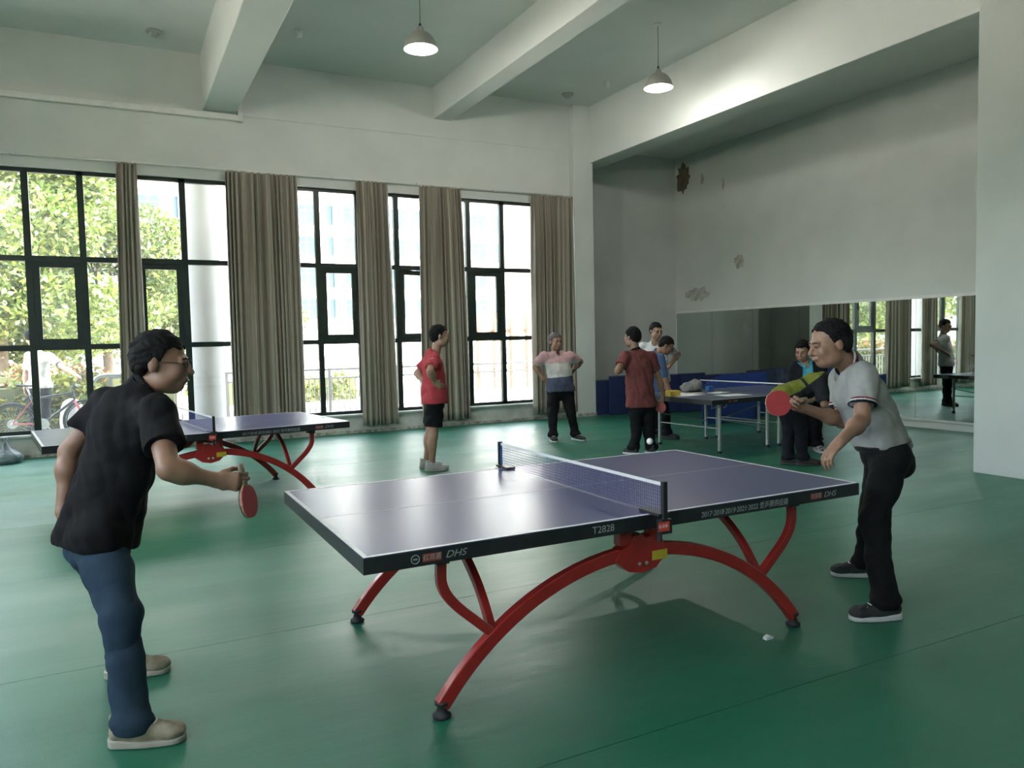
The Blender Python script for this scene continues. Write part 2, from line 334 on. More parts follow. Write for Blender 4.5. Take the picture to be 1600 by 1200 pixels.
def curtain(xt0, xt1, xb0, xb1, zb, seed, label, pleat=.085):
    r = np.random.default_rng(seed); wt = xt1 - xt0
    npl = max(4, int(round(wt / pleat))); nu = npl * 10; nv = 26
    ph = np.cumsum(np.interp(np.arange(nu + 1), np.linspace(0, nu, npl + 1), r.uniform(.35, 1.9, npl + 1))); ph = (ph - ph[0]) / (ph[-1] - ph[0]) * npl * 2 * PI
    amp = np.interp(np.arange(nu + 1), np.linspace(0, nu, npl * 2), r.uniform(.02, .085, npl * 2))
    vs = []; us = []
    for j in range(nv + 1):
        t = j / nv; z = 4.33 - (4.33 - zb) * t
        g = 0.55 + .45 * min(1, t * 5)
        x0 = xt0 + (xb0 - xt0) * t ** .7; x1 = xt1 + (xb1 - xt1) * t ** .7
        for i in range(nu + 1):
            s = i / nu; y = amp[i] * g * math.sin(ph[i] + .9 * t * math.sin(s * 9 + seed)) + .012 * math.sin(s * 5 + 3 * t + seed)
            vs.append((x0 + (x1 - x0) * s + .012 * math.sin(ph[i] * 2 + 1) * g, YW - .13 + y, z + (.012 * math.cos(ph[i]) if j == 0 else 0)))
    fs = [(j * (nu + 1) + i, j * (nu + 1) + i + 1, (j + 1) * (nu + 1) + i + 1, (j + 1) * (nu + 1) + i) for j in range(nv) for i in range(nu)]
    root = empty('curtain', ((xt0 + xt1) / 2, YW - .13, 0)); tag(root, label, 'curtain', 'curtains on the window rail')
    me = bpy.data.meshes.new('cloth'); me.from_pydata([(v[0] - root.location.x, v[1] - root.location.y, v[2]) for v in vs], [], fs); me.materials.append(M_CURT)
    uv = me.uv_layers.new(name='cloth'); li = np.array([l.vertex_index for l in me.loops])
    uv.data.foreach_set('uv', np.stack([(li % (nu + 1)) / nu * wt * 2.5 + seed * 3.7, (li // (nu + 1)) / nv], 1).astype(np.float32).ravel())
    me.shade_smooth(); c = link('cloth', me, root)
    so = c.modifiers.new('thick', 'SOLIDIFY'); so.thickness = .004
    hb = MB()
    for k in range(npl):
        x = -wt / 2 + wt * (k + .5) / npl
        hb.tube([(x, .0, 4.325), (x, .03, 4.336), (x, .055, 4.338)], .004, 5)
    tag(hb.build('curtain_hooks', M_WHITE, root), kind='stuff')
    return root
curtain(.13, .40, .03, .41, .14, 3, 'narrow beige curtain behind the head of the player in black')
curtain(1.66, 2.77, 1.64, 2.79, .14, 5, 'widest beige striped curtain beside the outdoor round column')
curtain(3.765, 4.32, 3.75, 4.39, .13, 8, 'beige striped curtain hanging left of the man in red')
curtain(4.90, 5.70, 4.85, 5.80, .13, 11, 'beige striped curtain directly behind the man in red')
curtain(7.18, 8.10, 7.14, 8.10, .13, 14, 'beige striped curtain next to the square white pillar')

# mirror on the right wall: glass panels on a thin frame
def mirror_mat():
    m = bpy.data.materials.new('mirror_silver'); m.use_nodes = True; nt = m.node_tree; b = nt.nodes['Principled BSDF']
    b.inputs['Metallic'].default_value = 1; b.inputs['Base Color'].default_value = (.66, .72, .68, 1)
    tc = nt.nodes.new('ShaderNodeTexCoord'); n = nt.nodes.new('ShaderNodeTexNoise'); n.inputs['Scale'].default_value = 1.5; n.inputs['Detail'].default_value = 9; n.inputs['Roughness'].default_value = .7
    nt.links.new(tc.outputs['Object'], n.inputs['Vector'])
    mr = nt.nodes.new('ShaderNodeMapRange'); mr.inputs[1].default_value = .55; mr.inputs[2].default_value = .8; mr.inputs[3].default_value = 0; mr.inputs[4].default_value = .35
    nt.links.new(n.outputs['Fac'], mr.inputs[0]); b.inputs['Roughness'].default_value = .015
    d = nt.nodes.new('ShaderNodeBsdfDiffuse'); d.inputs[0].default_value = (.6, .6, .57, 1); mx = nt.nodes.new('ShaderNodeMixShader')
    nt.links.new(mr.outputs[0], mx.inputs[0]); nt.links.new(b.outputs[0], mx.inputs[1]); nt.links.new(d.outputs[0], mx.inputs[2]); nt.links.new(mx.outputs[0], nt.nodes['Material Output'].inputs[0])
    return m
mir = empty('wall_mirror_glass', (XR, 14.1, .12)); tag(mir, 'long smudged wall mirror of tall panels behind the grey table', 'mirror')
M_MIR = mirror_mat(); _yy = 0.0
for k in range(7):
    MB().box(-.02, 0, _yy - 1.2 + .003, _yy - .003, .03, 1.97).build('mirror_panel', M_MIR, mir); _yy -= 1.2
MB().box(-.03, 0, _yy, 0, 1.97, 2.02).box(-.03, 0, _yy, 0, 0, .03).box(-.03, 0, -.02, .0, .03, 1.97).build('frame', M_WHITE, mir)

# peeled plaster patches on the mirror wall
def patch(y, z, w, h, seed, m, label):
    r = np.random.default_rng(seed); n = 26; prof = []
    for k in range(n):
        a = 2 * PI * k / n; q = 1 + r.uniform(-.28, .25); prof.append((math.cos(a) * w / 2 * q, math.sin(a) * h / 2 * q))
    vs = [(0, 0, 0)] + [(-.0, a, b) for a, b in prof] + [(-.008, a * .9, b * .93) for a, b in prof] + [(-.006, 0, 0)]
    fs = [(1 + k, 1 + (k + 1) % n, 1 + n + (k + 1) % n, 1 + n + k) for k in range(n)] + [(1 + n + k, 1 + n + (k + 1) % n, 2 * n + 1) for k in range(n)]
    o = MB().add(vs, fs).build('peeled_plaster', m, loc=(XR - .001, y, z)); tag(o, label, 'wall damage'); return o
M_PEEL = mat('bare_plaster', (.17, .13, .085), .95, noise=(9, 8), col2=(.1, .08, .055), bump=(25, .6, .02))
M_PEEL2 = mat('flaked_paint', (.5, .48, .42), .95, noise=(9, 8), col2=(.3, .28, .23), bump=(25, .6, .02))
patch(13.83, 5.13, .42, .66, 1, M_PEEL, 'large brown patch of bare plaster high on the wall')
patch(13.2, 5.0, .10, .26, 2, M_PEEL2, 'small flaked spot beside the large brown patch')
patch(12.55, 4.78, .07, .3, 3, M_PEEL2, 'thin flaked crack at the right of the brown patch')
patch(12.1, 3.1, .26, .27, 4, M_PEEL2, 'pale flaked patch midway up the wall')
patch(13.4, 2.5, .7, .32, 5, mat('damp_stain', (.5, .49, .45), .9, noise=(7, 8), col2=(.3, .3, .27)), 'damp stain above the corner of the mirror')

# ceiling lamps
def lamp(x, y, zb, label):
    root = empty('pendant_lamp', (x, y, zb)); tag(root, label, 'lamp', 'bell-shaped pendant lamps')
    prof = [(.212, 0), (.208, .012), (.2, .05), (.182, .1), (.15, .15), (.105, .19), (.06, .212), (.045, .225), (.04, .262), (.02, .27)]
    ins = [(r - .006, z - .003 if z > .01 else z) for r, z in prof[:7]]
    mb = MB(); mb.lathe(prof, 32, cap=False); mb.lathe(list(reversed(ins)), 32, cap=False); mb.build('shade', mat('lamp_shade_enamel', (.42, .41, .37), .35, .2, noise=(8, 2), col2=(.38, .37, .33)), root, True)
    MB().lathe([(.012, .27), (.018, .285), (.012, .31), (.006, .32)], 12).build('neck', M_BLACK, root, True)
    MB().tube([(0, 0, .3), (.003, 0, .6), (0, 0, ZC - zb)], .006, 6).build('cord', mat('grey_cord', (.2, .2, .19), .6), root)
    MB().lathe([(.001, ZC - zb - .03), (.05, ZC - zb - .02), (.055, ZC - zb)], 16).build('ceiling_rose', M_WHITE, root, True)
    MB().lathe([(.001, .012), (.06, .02), (.085, .06), (.08, .1), (.05, .13), (.03, .17)], 20).build('bulb', emat('lamp_bulb_glow', (1.0, .98, .92), 14.0), root, True)
    li = bpy.data.lights.new('lamp_light', 'POINT'); li.energy = 45; li.shadow_soft_size = .07; li.color = (1, .97, .9)
    lo = bpy.data.objects.new('lamp_light', li); COL.objects.link(lo); lo.parent = root; lo.location = (0, 0, -.03)
lamp(3.545, 9.165, 5.2, 'bell-shaped pendant lamp hanging between the first two beams')
lamp(7.235, 9.165, 5.2, 'bell-shaped pendant lamp hanging nearer the mirror wall')
for i, (x, y, lab) in enumerate(((.70, 12.385, 'round smoke detector left of the deep beam'), (2.58, 11.54, 'small ceiling sensor right of the deep beam'), (7.71, 12.45, 'round smoke detector above the corner pillar'), (8.02, 11.58, 'small ceiling sensor near the broad beam'))):
    big = i in (0, 2)
    o = MB().lathe([(.11, 0), (.11, -.025), (.06, -.03), (.05, -.075), (.03, -.09)] if big else [(.06, 0), (.06, -.05), (.045, -.09), (.02, -.1)], 20).build('smoke_detector' if big else 'ceiling_sensor', M_WHITE if not big else mat('grey_plastic', (.4, .4, .38), .5), smooth=False, loc=(x, y, ZC))
    tag(o, lab, 'detector')

# ================================================================== TABLES
M_TOP = mat('purple_blue_table_paint', (.034, .036, .14), .3, spec=.9, noise=(60, 4), col2=(.036, .040, .150), bump=(220, .05, .0006))
M_LINE = mat('white_line_paint', (.72, .72, .72), .4, noise=(30, 2), col2=(.66, .66, .66))
M_PRINT = mat('pale_grey_print', (.33, .35, .35), .5, noise=(60, 2), col2=(.28, .3, .3))
M_PRINTR = mat('red_print', (.30, .045, .03), .5, noise=(60, 2), col2=(.25, .04, .03))
M_YEL = mat('yellow_sticker', (.55, .42, .03), .5, noise=(40, 2), col2=(.48, .36, .03))
M_NET = mat('blue_net_cord', (.03, .05, .20), .7, noise=(60, 2), col2=(.04, .06, .24))
M_BAND = mat('white_net_tape', (.66, .66, .66), .7, noise=(60, 2), col2=(.6, .6, .6))

def foot(parent, x, y, z):
    MB().lathe([(.038, 0), (.04, .012), (.025, .022), (.018, .05), (.03, .056), (.03, .07)], 16).build('levelling_foot', M_RUBBER, parent, True, (x, y, z))
def arched_table(name, loc, rz, label):
    root = empty(name, loc, rz); tag(root, label, 'table', 'arched-leg table tennis tables')
    for sx in (-1, 1):
        MB().box(min(0, sx * 1.37) + (.001 if sx > 0 else 0), max(0, sx * 1.37) - (.001 if sx < 0 else 0), -.7625, .7625, .735, .76).build('tabletop_half', M_TOP, root, bevel=.002)
    ln = MB()
    for sy in (-1, 1): ln.box(-1.37, 1.37, min(sy * .7625, sy * .7425), max(sy * .7625, sy * .7425), .76, .7606)
    for sx in (-1, 1): ln.box(min(sx * 1.37, sx * 1.35), max(sx * 1.37, sx * 1.35), -.7425, .7425, .76, .7606)
    ln.box(-1.35, 1.35, -.0015, .0015, .76, .7604).build('line_marking', M_LINE, root)
    MB().box(-1.372, 1.372, -.7645, -.7345, .694, .756).box(-1.372, 1.372, .7345, .7645, .694, .756).box(-1.372, -1.342, -.7345, .7345, .694, .756).box(1.342, 1.372, -.7345, .7345, .694, .756)\
        .box(-.02, .02, -.7345, .7345, .69, .735).build('apron_frame', M_BLACK, root)
    R = 1.275; cz = .56 - R; a = math.asin(1.02 / R)
    for sy in (-1, 1):
        arch = MB().sweep(arc_pts(0, cz, R, -a, a, 36, sy * .632), .045, .062, (0, 1, 0)).build('arch_leg', M_RED, root, bevel=.006)
        for sx in (-1, 1): foot(root, sx * 1.02, sy * .632, 0)
        # centre bracket with its two posts, bolts and the yellow sticker
        hub = MB().prism([(-.15, .53), (-.12, .585), (-.075, .60), (-.05, .64), (.0, .645), (.02, .625), (.075, .635), (.12, .6), (.15, .54), (.08, .475), (.0, .458), (-.08, .475)], sy * .632 - .034, sy * .632 + .034)
        for px in (-.09, .085): hub.box(px - .032, px + .032, sy * .632 - .026, sy * .632 + .026, .6, .695)
        hub.build('centre_bracket', M_RED, root)
        bb = sy * .632 + (-.0345 if sy < 0 else .0345); od = -1 if sy < 0 else 1
        for px in (-.02, .02): MB().lathe([(.009, 0), (.009, .006), (.004, .008)], 10).build('bolt', M_CHROME, arch, False, (px, bb, .505)).rotation_euler = (-od * PI / 2, 0, 0)
        MB().box(.055, .145, min(bb, bb + od * .0012), max(bb, bb + od * .0012), .51, .555).build('sticker', M_YEL, arch)
        for sx in (-1, 1):
            p = spline([(sx * .775, sy * .632, .31), (sx * .86, sy * .632, .385), (sx * .955, sy * .632, .475), (sx * 1.005, sy * .632, .56), (sx * 1.008, sy * .632, .665)], 5)
            MB().sweep(p, .036, .042, (0, 1, 0)).build('support_arm', M_RED, root, bevel=.004)
            MB().box(sx * 1.008 - .028, sx * 1.008 + .028, sy * .632 - .03, sy * .632 + .03, .655, .70).build('arm_clamp', M_BLACK, root)
            MB().tube([(sx * 1.008 - .055 * sx, sy * .632, .668), (sx * 1.008 - .02 * sx, sy * .632, .668)], .01, 8).build('clamp_screw', M_RED, root)
    for sx in (-1, 1):
        p = spline([(sx * .775, -.632, .31), (sx * .775, -.5, .47), (sx * .775, -.34, .585), (sx * .775, -.16, .655), (sx * .775, 0, .675), (sx * .775, .16, .655), (sx * .775, .34, .585), (sx * .775, .5, .47), (sx * .775, .632, .31)], 4)
        MB().sweep(p, .036, .036, (1, 0, 0)).build('cross_arch', M_RED, root, bevel=.004)
    # print on the two long side frames
    for sy, rx in ((-1, 0), (1, PI)):
        k = 1 if sy < 0 else -1; yy = sy * .7649; ro = (PI / 2, 0, rx)
        text_part('T2828', .045, M_PRINT, root, (k * -.285, yy, .726), ro)
        text_part('2017·2018·2019·2021·2022 世乒赛供应商', .037, M_PRINT, root, (k * .557, yy, .719), ro, shear=.15, xs=.89)
        for bx in (-1.095, 1.045):
            b = MB().box(-.04, .04, -.0006, .0006, -.016, .016).build('red_logo_plate', M_PRINTR, root, loc=(k * bx, yy, .724)); b.rotation_euler = (0, 0, rx)
            text_part('红双喜', .026, M_PRINT, b, (0, -.0008, 0), (PI / 2, 0, 0), shear=.1)
            text_part('DHS', .04, M_PRINT, root, (k * (bx + .1), yy, .724), ro, shear=.35, xs=1.15)
        ring = MB(); ring.tube([(.017 * math.cos(t), 0, .017 * math.sin(t)) for t in np.linspace(0, 2 * PI, 25)], .002, 6)
        ring.box(-.009, .009, -.0008, .0008, -.003, .003); r_ = ring.build('round_logo', M_PRINT, root, loc=(k * -1.165, yy, .724)); r_.rotation_euler = (0, 0, rx)
    return root
def net_set(name, loc, rz, label, half=.83, zt=.76, cell=.016):
    root = empty(name, loc, rz); tag(root, label, 'net', 'table tennis nets')
    for sy in (-1, 1):
        y = sy * half
        p = MB().box(-.012, .012, y - .011, y + .011, zt - .065, zt + .16).build('net_post', M_BLACK, root, bevel=.002)
        MB().box(-.03, .03, min(y, y - sy * .15), max(y, y - sy * .15), zt + .002, zt + .014).build('clamp_arm', mat('dark_steel', (.06, .06, .06), .35, .7), p)
        MB().box(-.028, .028, y - .02, y + .02, zt - .075, zt - .01).build('clamp_body', M_BLACK, p)
        MB().tube([(0, y - sy * .035, zt - .12), (0, y - sy * .035, zt - .05)], .012, 10).build('clamp_screw', M_RUBBER, p)
        st = MB().box(-.05, .012, y + sy * .0205, y + sy * .0215, zt - .06, zt - .018).build('red_label', mat('red_label', (.62, .05, .03), .45, noise=(30, 2), col2=(.55, .045, .03)), p)
        text_part('红双喜', .017, M_BAND, st, (-.022, y + sy * .0218, zt - .038), (PI / 2, 0, 0 if sy < 0 else PI))
    n = MB(); L = half - .014
    ny = int(2 * L / cell); t = .0008
    for k in range(ny + 1): yk = -L + 2 * L * k / ny; n.box(-t, t, yk - t, yk + t, zt + .012, zt + .142)
    for k in range(int(.13 / cell) + 1): zk = zt + .012 + cell * k; n.box(-t, t, -L, L, zk - t, zk + t)
    n.build('netting', M_NET, root)
    MB().box(-.003, .003, -L, L, zt + .138, zt + .153).build('top_band', M_BAND, root)
    for sy in (-1, 1): MB().box(-.003, .003, sy * L - .006, sy * L + .006, zt + .01, zt + .15).build('side_band', mat('blue_tape', (.03, .12, .35), .6), root)
    return root
T1 = (2.1665, 3.5635, 0)
arched_table('table_tennis_table', T1, 0, 'large blue table tennis table with red arched legs between the two players')
net_set('table_tennis_net', T1, 0, 'blue net with white top band across the nearest table')
T2 = (.673, 8.431, 0)
arched_table('table_tennis_table', T2, math.radians(7.6), 'blue table with red arched legs behind the player in black, near the windows')
net_set('table_tennis_net', T2, math.radians(7.6), 'short blue net on the table by the windows')

def folding_table(loc, rz, label):
    root = empty('folding_table', loc, rz); tag(root, label, 'table')
    mt = mat('grey_blue_table_paint', (.05, .06, .10), .35, noise=(50, 3), col2=(.06, .07, .115)); ml = mat('silver_leg_paint', (.40, .42, .40), .4, .3, noise=(20, 2), col2=(.34, .36, .34))
    ln = MB()
    for sx in (-1, 1):
        h = MB().box(min(sx * .004, sx * 1.37), max(sx * .004, sx * 1.37), -.7625, .7625, .715, .74).build('tabletop_half', mt, root)
        MB().box(min(sx * .004, sx * 1.372), max(sx * .004, sx * 1.372), -.7645, -.745, .675, .737).box(min(sx * .004, sx * 1.372), max(sx * .004, sx * 1.372), .745, .7645, .675, .737)\
            .box(sx * 1.36 - .012, sx * 1.36 + .012, -.745, .745, .675, .737).build('apron_frame', M_BLACK, h)
        text_part('DHS', .035, M_PRINT, h, (sx * .9 - .05, -.765, .707), (PI / 2, 0, 0), shear=.3)
        q = MB().box(-.03, .03, -.0006, .0006, -.013, .013).build('red_logo_plate', M_PRINTR, h, loc=(sx * .9 - .15, -.765, .707))
        for lx in (.12, 1.05):
            for sy in (-1, 1):
                x, y = sx * lx, sy * .58
                l = MB().box(x - .017, x + .017, y - .017, y + .017, .03, .68).build('leg', ml, root, bevel=.003)
                MB().box(x - .02, x + .02, y - .02, y + .02, 0, .035).build('rubber_foot', M_RUBBER, l)
                MB().sweep([(x, y, .56), (x + sx * (.1 if lx < .5 else -.1), y, .68)], .02, .006, (0, 1, 0)).build('bracket', mat('pink_bracket', (.4, .1, .09), .5), l)
            MB().tube([(sx * lx, -.58, .33), (sx * lx, .58, .33)], .009, 8).build('cross_rail', ml, root)
        for sy in (-1, 1): MB().tube([(sx * .12, sy * .56, .28), (sx * 1.05, sy * .56, .46)], .007, 8).build('diagonal_brace', ml, root)
        for sy in (-1, 1): MB().box(min(0, sx * 1.37), max(0, sx * 1.37), min(sy * .7625, sy * .7425), max(sy * .7625, sy * .7425), .74, .7405).build('line_marking', M_LINE, h)
    return root
T3 = (8.08, 8.4, 0); A3 = math.radians(4)
folding_table(T3, A3, 'dark grey folding table with silver legs in front of the mirror')
net_set('table_tennis_net', T3, A3, 'blue net with white band across the grey folding table', zt=.74)
def on3(x, y, z=.741):
    return (T3[0] + x * math.cos(A3) - y * math.sin(A3), T3[1] + x * math.sin(A3) + y * math.cos(A3), z)
M_PAPER = mat('white_paper', (.72, .72, .70), .8, noise=(9, 2), col2=(.68, .68, .66))
for i, (x, y, r, w, h, lab) in enumerate(((-1.0, .1, .2, .5, .3, 'white sheet of paper on the grey table nearest the blue-shirted man'), (-.55, -.35, -.1, .42, .3, 'white sheet of paper on the grey table beside the net'), (-.75, .35, .05, .45, .3, 'white sheet of paper under the grey bag'), (-.35, .1, .3, .3, .21, 'small white sheet of paper close to the net'))):
    o = MB().box(-w / 2, w / 2, -h / 2, h / 2, 0, .0015 + .001 * i).build('paper_sheet', M_PAPER, loc=on3(x, y)); o.rotation_euler = (0, 0, r); tag(o, lab, 'paper', 'papers on the grey table')
o = MB().box(-.09, .09, -.06, .06, 0, .07).box(-.085, .085, -.055, .055, .07, .078).build('yellow_box', mat('yellow_card', (.55, .40, .05), .6, noise=(12, 2), col2=(.5, .35, .05)), loc=on3(-1.22, .12), bevel=.003); tag(o, 'small yellow cardboard box under the hands of the man in blue', 'box')
o = MB().box(-.05, .05, -.04, .04, 0, .075).box(-.04, .04, -.041, .041, .02, .05).build('blue_box', mat('blue_card', (.04, .16, .42), .5, noise=(12, 2), col2=(.05, .2, .5)), loc=on3(-.2, .42), bevel=.003); tag(o, 'small blue box on the grey table beside the grey bag', 'box')
o = MB().lathe([(.001, 0), (.022, .002), (.026, .012), (.02, .024), (.001, .028)], 14).build('green_tape_roll', mat('green_plastic', (.02, .3, .06), .5), loc=on3(.32, -.45)); tag(o, 'small green roll on the far half of the grey table', 'tape roll')

# blue surround barriers: cloth panels on wire frames
M_NAVY = mat('navy_barrier_cloth', (.012, .022, .085), .7, noise=(8, 4), col2=(.016, .03, .11)); M_BLUE = mat('blue_barrier_cloth', (.018, .06, .30), .6, noise=(8, 4), col2=(.022, .07, .35))
def barrier(x, y, rz, tilt, m, w, label, ht):
    root = empty('surround_barrier', (x, y, 0), rz); tag(root, label, 'barrier', 'blue court barriers by the mirror')
    p = MB().box(-w / 2, w / 2, -.006, .006, .03, ht - .01).build('cloth_panel', m, root); p.rotation_euler = (tilt, 0, 0)
    fr = MB().tube([(-w / 2, 0, .02), (-w / 2, 0, ht), (w / 2, 0, ht), (w / 2, 0, .02), (-w / 2, 0, .02)], .009, 6).build('wire_frame', m, root); fr.rotation_euler = (tilt, 0, 0)
    if m is M_BLUE: text_part('DHS', .2, mat('barrier_print', (.35, .42, .5), .7), p, (-w * .2, -.0075, .33), (PI / 2, 0, 0), shear=.3)
_ord = 'first second third fourth fifth sixth'.split()
for i in range(6): barrier(9.0 + .36 * i, 12.95 - .12 * i, 0, .0, M_NAVY, 1.15 - .05 * (i % 3), 'dark navy barrier panel behind the grey table, %s counted from the corner pillar' % _ord[i], .71 + .04 * ((i * 5) % 3))
for i in range(5): barrier(9.75 + .22 * i, 10.45 + .13 * i, 0, .0, M_BLUE, 1.2, 'bright blue barrier panel standing by the mirror, %s from the front' % _ord[i], .70 + .035 * i)

# small things on the floor
o = MB().lathe([(.001, -.02), (.0085, -.0181), (.0153, -.0129), (.0188, -.0068), (.02, 0), (.0188, .0068), (.0153, .0129), (.0085, .0181), (.001, .02)], 20).build('table_tennis_ball', mat('white_celluloid', (.8, .78, .7), .35, noise=(60, 2), col2=(.76, .74, .66)), smooth=True, loc=(2.86, 3.74, .937)); tag(o, 'white ball in flight above the far end of the nearest table', 'ball')
o = MB().prism([(-.025, 0), (.02, 0), (.03, .008), (0, .02), (-.02, .012)], -.015, .012).build('paper_scrap', M_PAPER, loc=(2.93, 2.86, 0)); tag(o, 'tiny white scrap lying on the floor by the red table foot', 'scrap')

# ================================================================== OUTSIDE
M_PAVE = mat('warm_paving', (.46, .41, .36), .9, noise=(.8, 6), col2=(.40, .35, .31), bump=(6, .3, .02))
struct('ground_outside', MB().box(-60, 90, 13.44, 120, -.3, -.02).box(-60, XL - .3, -40, 13.44, -.3, -.02), M_PAVE, None, 'warm paved forecourt outside the windows')
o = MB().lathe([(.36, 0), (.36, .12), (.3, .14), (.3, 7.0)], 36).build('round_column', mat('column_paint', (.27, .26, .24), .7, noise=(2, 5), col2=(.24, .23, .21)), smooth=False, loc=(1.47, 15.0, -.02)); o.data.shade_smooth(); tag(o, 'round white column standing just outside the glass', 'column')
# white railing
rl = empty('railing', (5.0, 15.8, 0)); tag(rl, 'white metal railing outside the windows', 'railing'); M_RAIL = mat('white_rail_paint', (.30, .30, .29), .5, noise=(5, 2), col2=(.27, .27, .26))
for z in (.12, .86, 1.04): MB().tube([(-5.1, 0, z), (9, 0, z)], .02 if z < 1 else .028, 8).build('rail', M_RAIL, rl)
bal = MB().box(-.009, .009, -.009, .009, .12, .86).build('baluster', M_RAIL, rl, loc=(-5.0, 0, 0))
for k in range(1, 116):
    b = bal.copy(); COL.objects.link(b); b.parent = rl; b.location = (-5.0 + .12 * k, 0, 0)
for k in range(8): MB().box(-5.1 + 2 * k - .03, -5.1 + 2 * k + .03, -.03, .03, -.02, 1.06).build('rail_post', M_RAIL, rl)
o = MB().tube(spline([(0, 0, -.02), (0, 0, .8), (.06, 0, 1.0), (.2, 0, 1.08), (.5, 0, 1.08)], 5), .035, 10).build('bent_handrail', M_RAIL, smooth=True, loc=(-.42, 15.70, 0)); tag(o, 'thick bent white handrail end beside the bicycle', 'handrail')

# leaves: many small bent quads spread over crown blobs
def leaf_cloud(name, blobs, n, size, mats, parent, seed, flat=.5):
    r = np.random.default_rng(seed); P = []
    wts = np.array([b[3] * b[4] * b[5] for b in blobs]) ** .67; wts /= wts.sum()
    idx = r.choice(len(blobs), n, p=wts); B = np.array(blobs)[idx]
    d = r.normal(size=(n, 3)); d /= np.linalg.norm(d, axis=1, keepdims=True)
    rad = r.uniform(.25, 1.0, (n, 1)) ** .45
    c = B[:, :3] + d * rad * B[:, 3:6]
    a = r.normal(size=(n, 3)); a /= np.linalg.norm(a, axis=1, keepdims=True); b = np.cross(a, r.normal(size=(n, 3))); b /= np.linalg.norm(b, axis=1, keepdims=True)
    s = size * r.uniform(.6, 1.4, (n, 1))
    v = np.stack([c - a * s, c + b * s * flat, c + a * s, c - b * s * flat], 1).reshape(-1, 3)
    me = bpy.data.meshes.new(name); me.from_pydata(v.tolist(), [], np.arange(4 * n).reshape(-1, 4).tolist())
    for m in mats: me.materials.append(m)
    me.polygons.foreach_set('material_index', r.integers(0, len(mats), n)); me.update()
    return tag(link(name, me, parent), kind='stuff')
def leafm(name, c): return mat(name, c, .5, trans=.45, noise=(1.2, 3), col2=tuple(x * .75 for x in c))
LG = [leafm('leaf_green', (.075, .11, .02)), leafm('leaf_yellow_green', (.12, .14, .025)), leafm('leaf_deep_green', (.055, .09, .017))]
LY = [leafm('hedge_yellow', (.20, .19, .02)), leafm('hedge_lime', (.13, .15, .025)), leafm('leaf_green', (.075, .12, .022))]
LR = [leafm('hedge_red', (.20, .07, .03)), leafm('hedge_olive', (.13, .11, .035)), leafm('leaf_green', (.075, .12, .022))]
M_BARK = mat('tree_bark', (.10, .075, .05), .95, noise=(5, 6), col2=(.06, .045, .03), bump=(10, .6, .03))
def tree(x, y, h, rad, n, label, seed, size=.085):
    r = np.random.default_rng(seed); root = empty('tree', (x, y, -.02)); tag(root, label, 'tree', 'trees outside the windows')
    tr = MB(); top = h * .72; tr.tube(spline([(0, 0, 0), (r.uniform(-.1, .1), 0, top * .3), (r.uniform(-.25, .25), r.uniform(-.2, .2), top * .6), (0, 0, top)], 4), .13 * rad / 2.5, 8, rads=list(np.linspace(1.2, .35, 13)))
    tr.build('trunk', M_BARK, root, True)
    blobs = []
    for k in range(15):
        a = r.uniform(0, 2 * PI); q = rad * r.uniform(.15, .72); z = h * r.uniform(.24, .86); br = rad * r.uniform(.34, .52)
        blobs.append((q * math.cos(a), q * math.sin(a), z, br, br, br * .8))
        if k < 6: MB().tube(spline([(0, 0, top * .35 + .06 * k), (q * .5 * math.cos(a), q * .5 * math.sin(a), (top * .4 + z) / 2), (q * math.cos(a), q * math.sin(a), z)], 3), .05 * rad / 2.5, 6, rads=list(np.linspace(1, .3, 7))).build('branch', M_BARK, root, True)
    leaf_cloud('crown', blobs, n, size, LG, root, seed)
tree(-2.6, 23.0, 8.6, 3.3, 42000, 'big leafy tree filling the windows at the frame edge', 21)
tree(-.2, 27.0, 8.2, 2.9, 30000, 'leafy tree behind the narrow curtain', 22)
tree(1.75, 30.5, 4.9, 1.9, 10000, 'smaller leafy tree between the narrow curtain and the round column', 23)
tree(6.1, 33.0, 3.6, 1.5, 3000, 'low pale tree seen below the far building', 24)
for i, (x, y) in enumerate(((-8, 24), (-12.5, 26), (-17, 25))): tree(x, y, 8, 3.2, 7000, ('leafy tree reflected in the mirror, nearest the building', 'leafy tree reflected in the mirror, middle of three', 'leafy tree reflected in the mirror, farthest out')[i], 30 + i, .14)
def hedge(x0, x1, y, d, h, n, mats, label, seed):
    root = empty('hedge', ((x0 + x1) / 2, y, -.02)); tag(root, label, 'hedge'); w = (x1 - x0) / 2
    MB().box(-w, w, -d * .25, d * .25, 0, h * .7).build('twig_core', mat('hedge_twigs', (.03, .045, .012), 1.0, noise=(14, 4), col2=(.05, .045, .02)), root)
    r = np.random.default_rng(seed); blobs = [(r.uniform(-w, w), r.uniform(-.1, .1) * d, h * r.uniform(.2, .74), .35, d * .45, h * .26) for k in range(int(w * 14))]
    leaf_cloud('foliage', blobs, n, .062, mats, root, seed)
hedge(-7, -.45, 17.6, 1.0, 1.22, 22000, LY, 'bright yellow-green clipped hedge behind the bicycle', 41)
hedge(-8, 1.2, 19.2, 1.0, 1.46, 18000, LR, 'reddish flowering hedge behind the yellow-green hedge', 42)
hedge(1.9, 6.0, 21.5, .9, .9, 4000, LY, 'low green hedge beyond the white railing', 43)

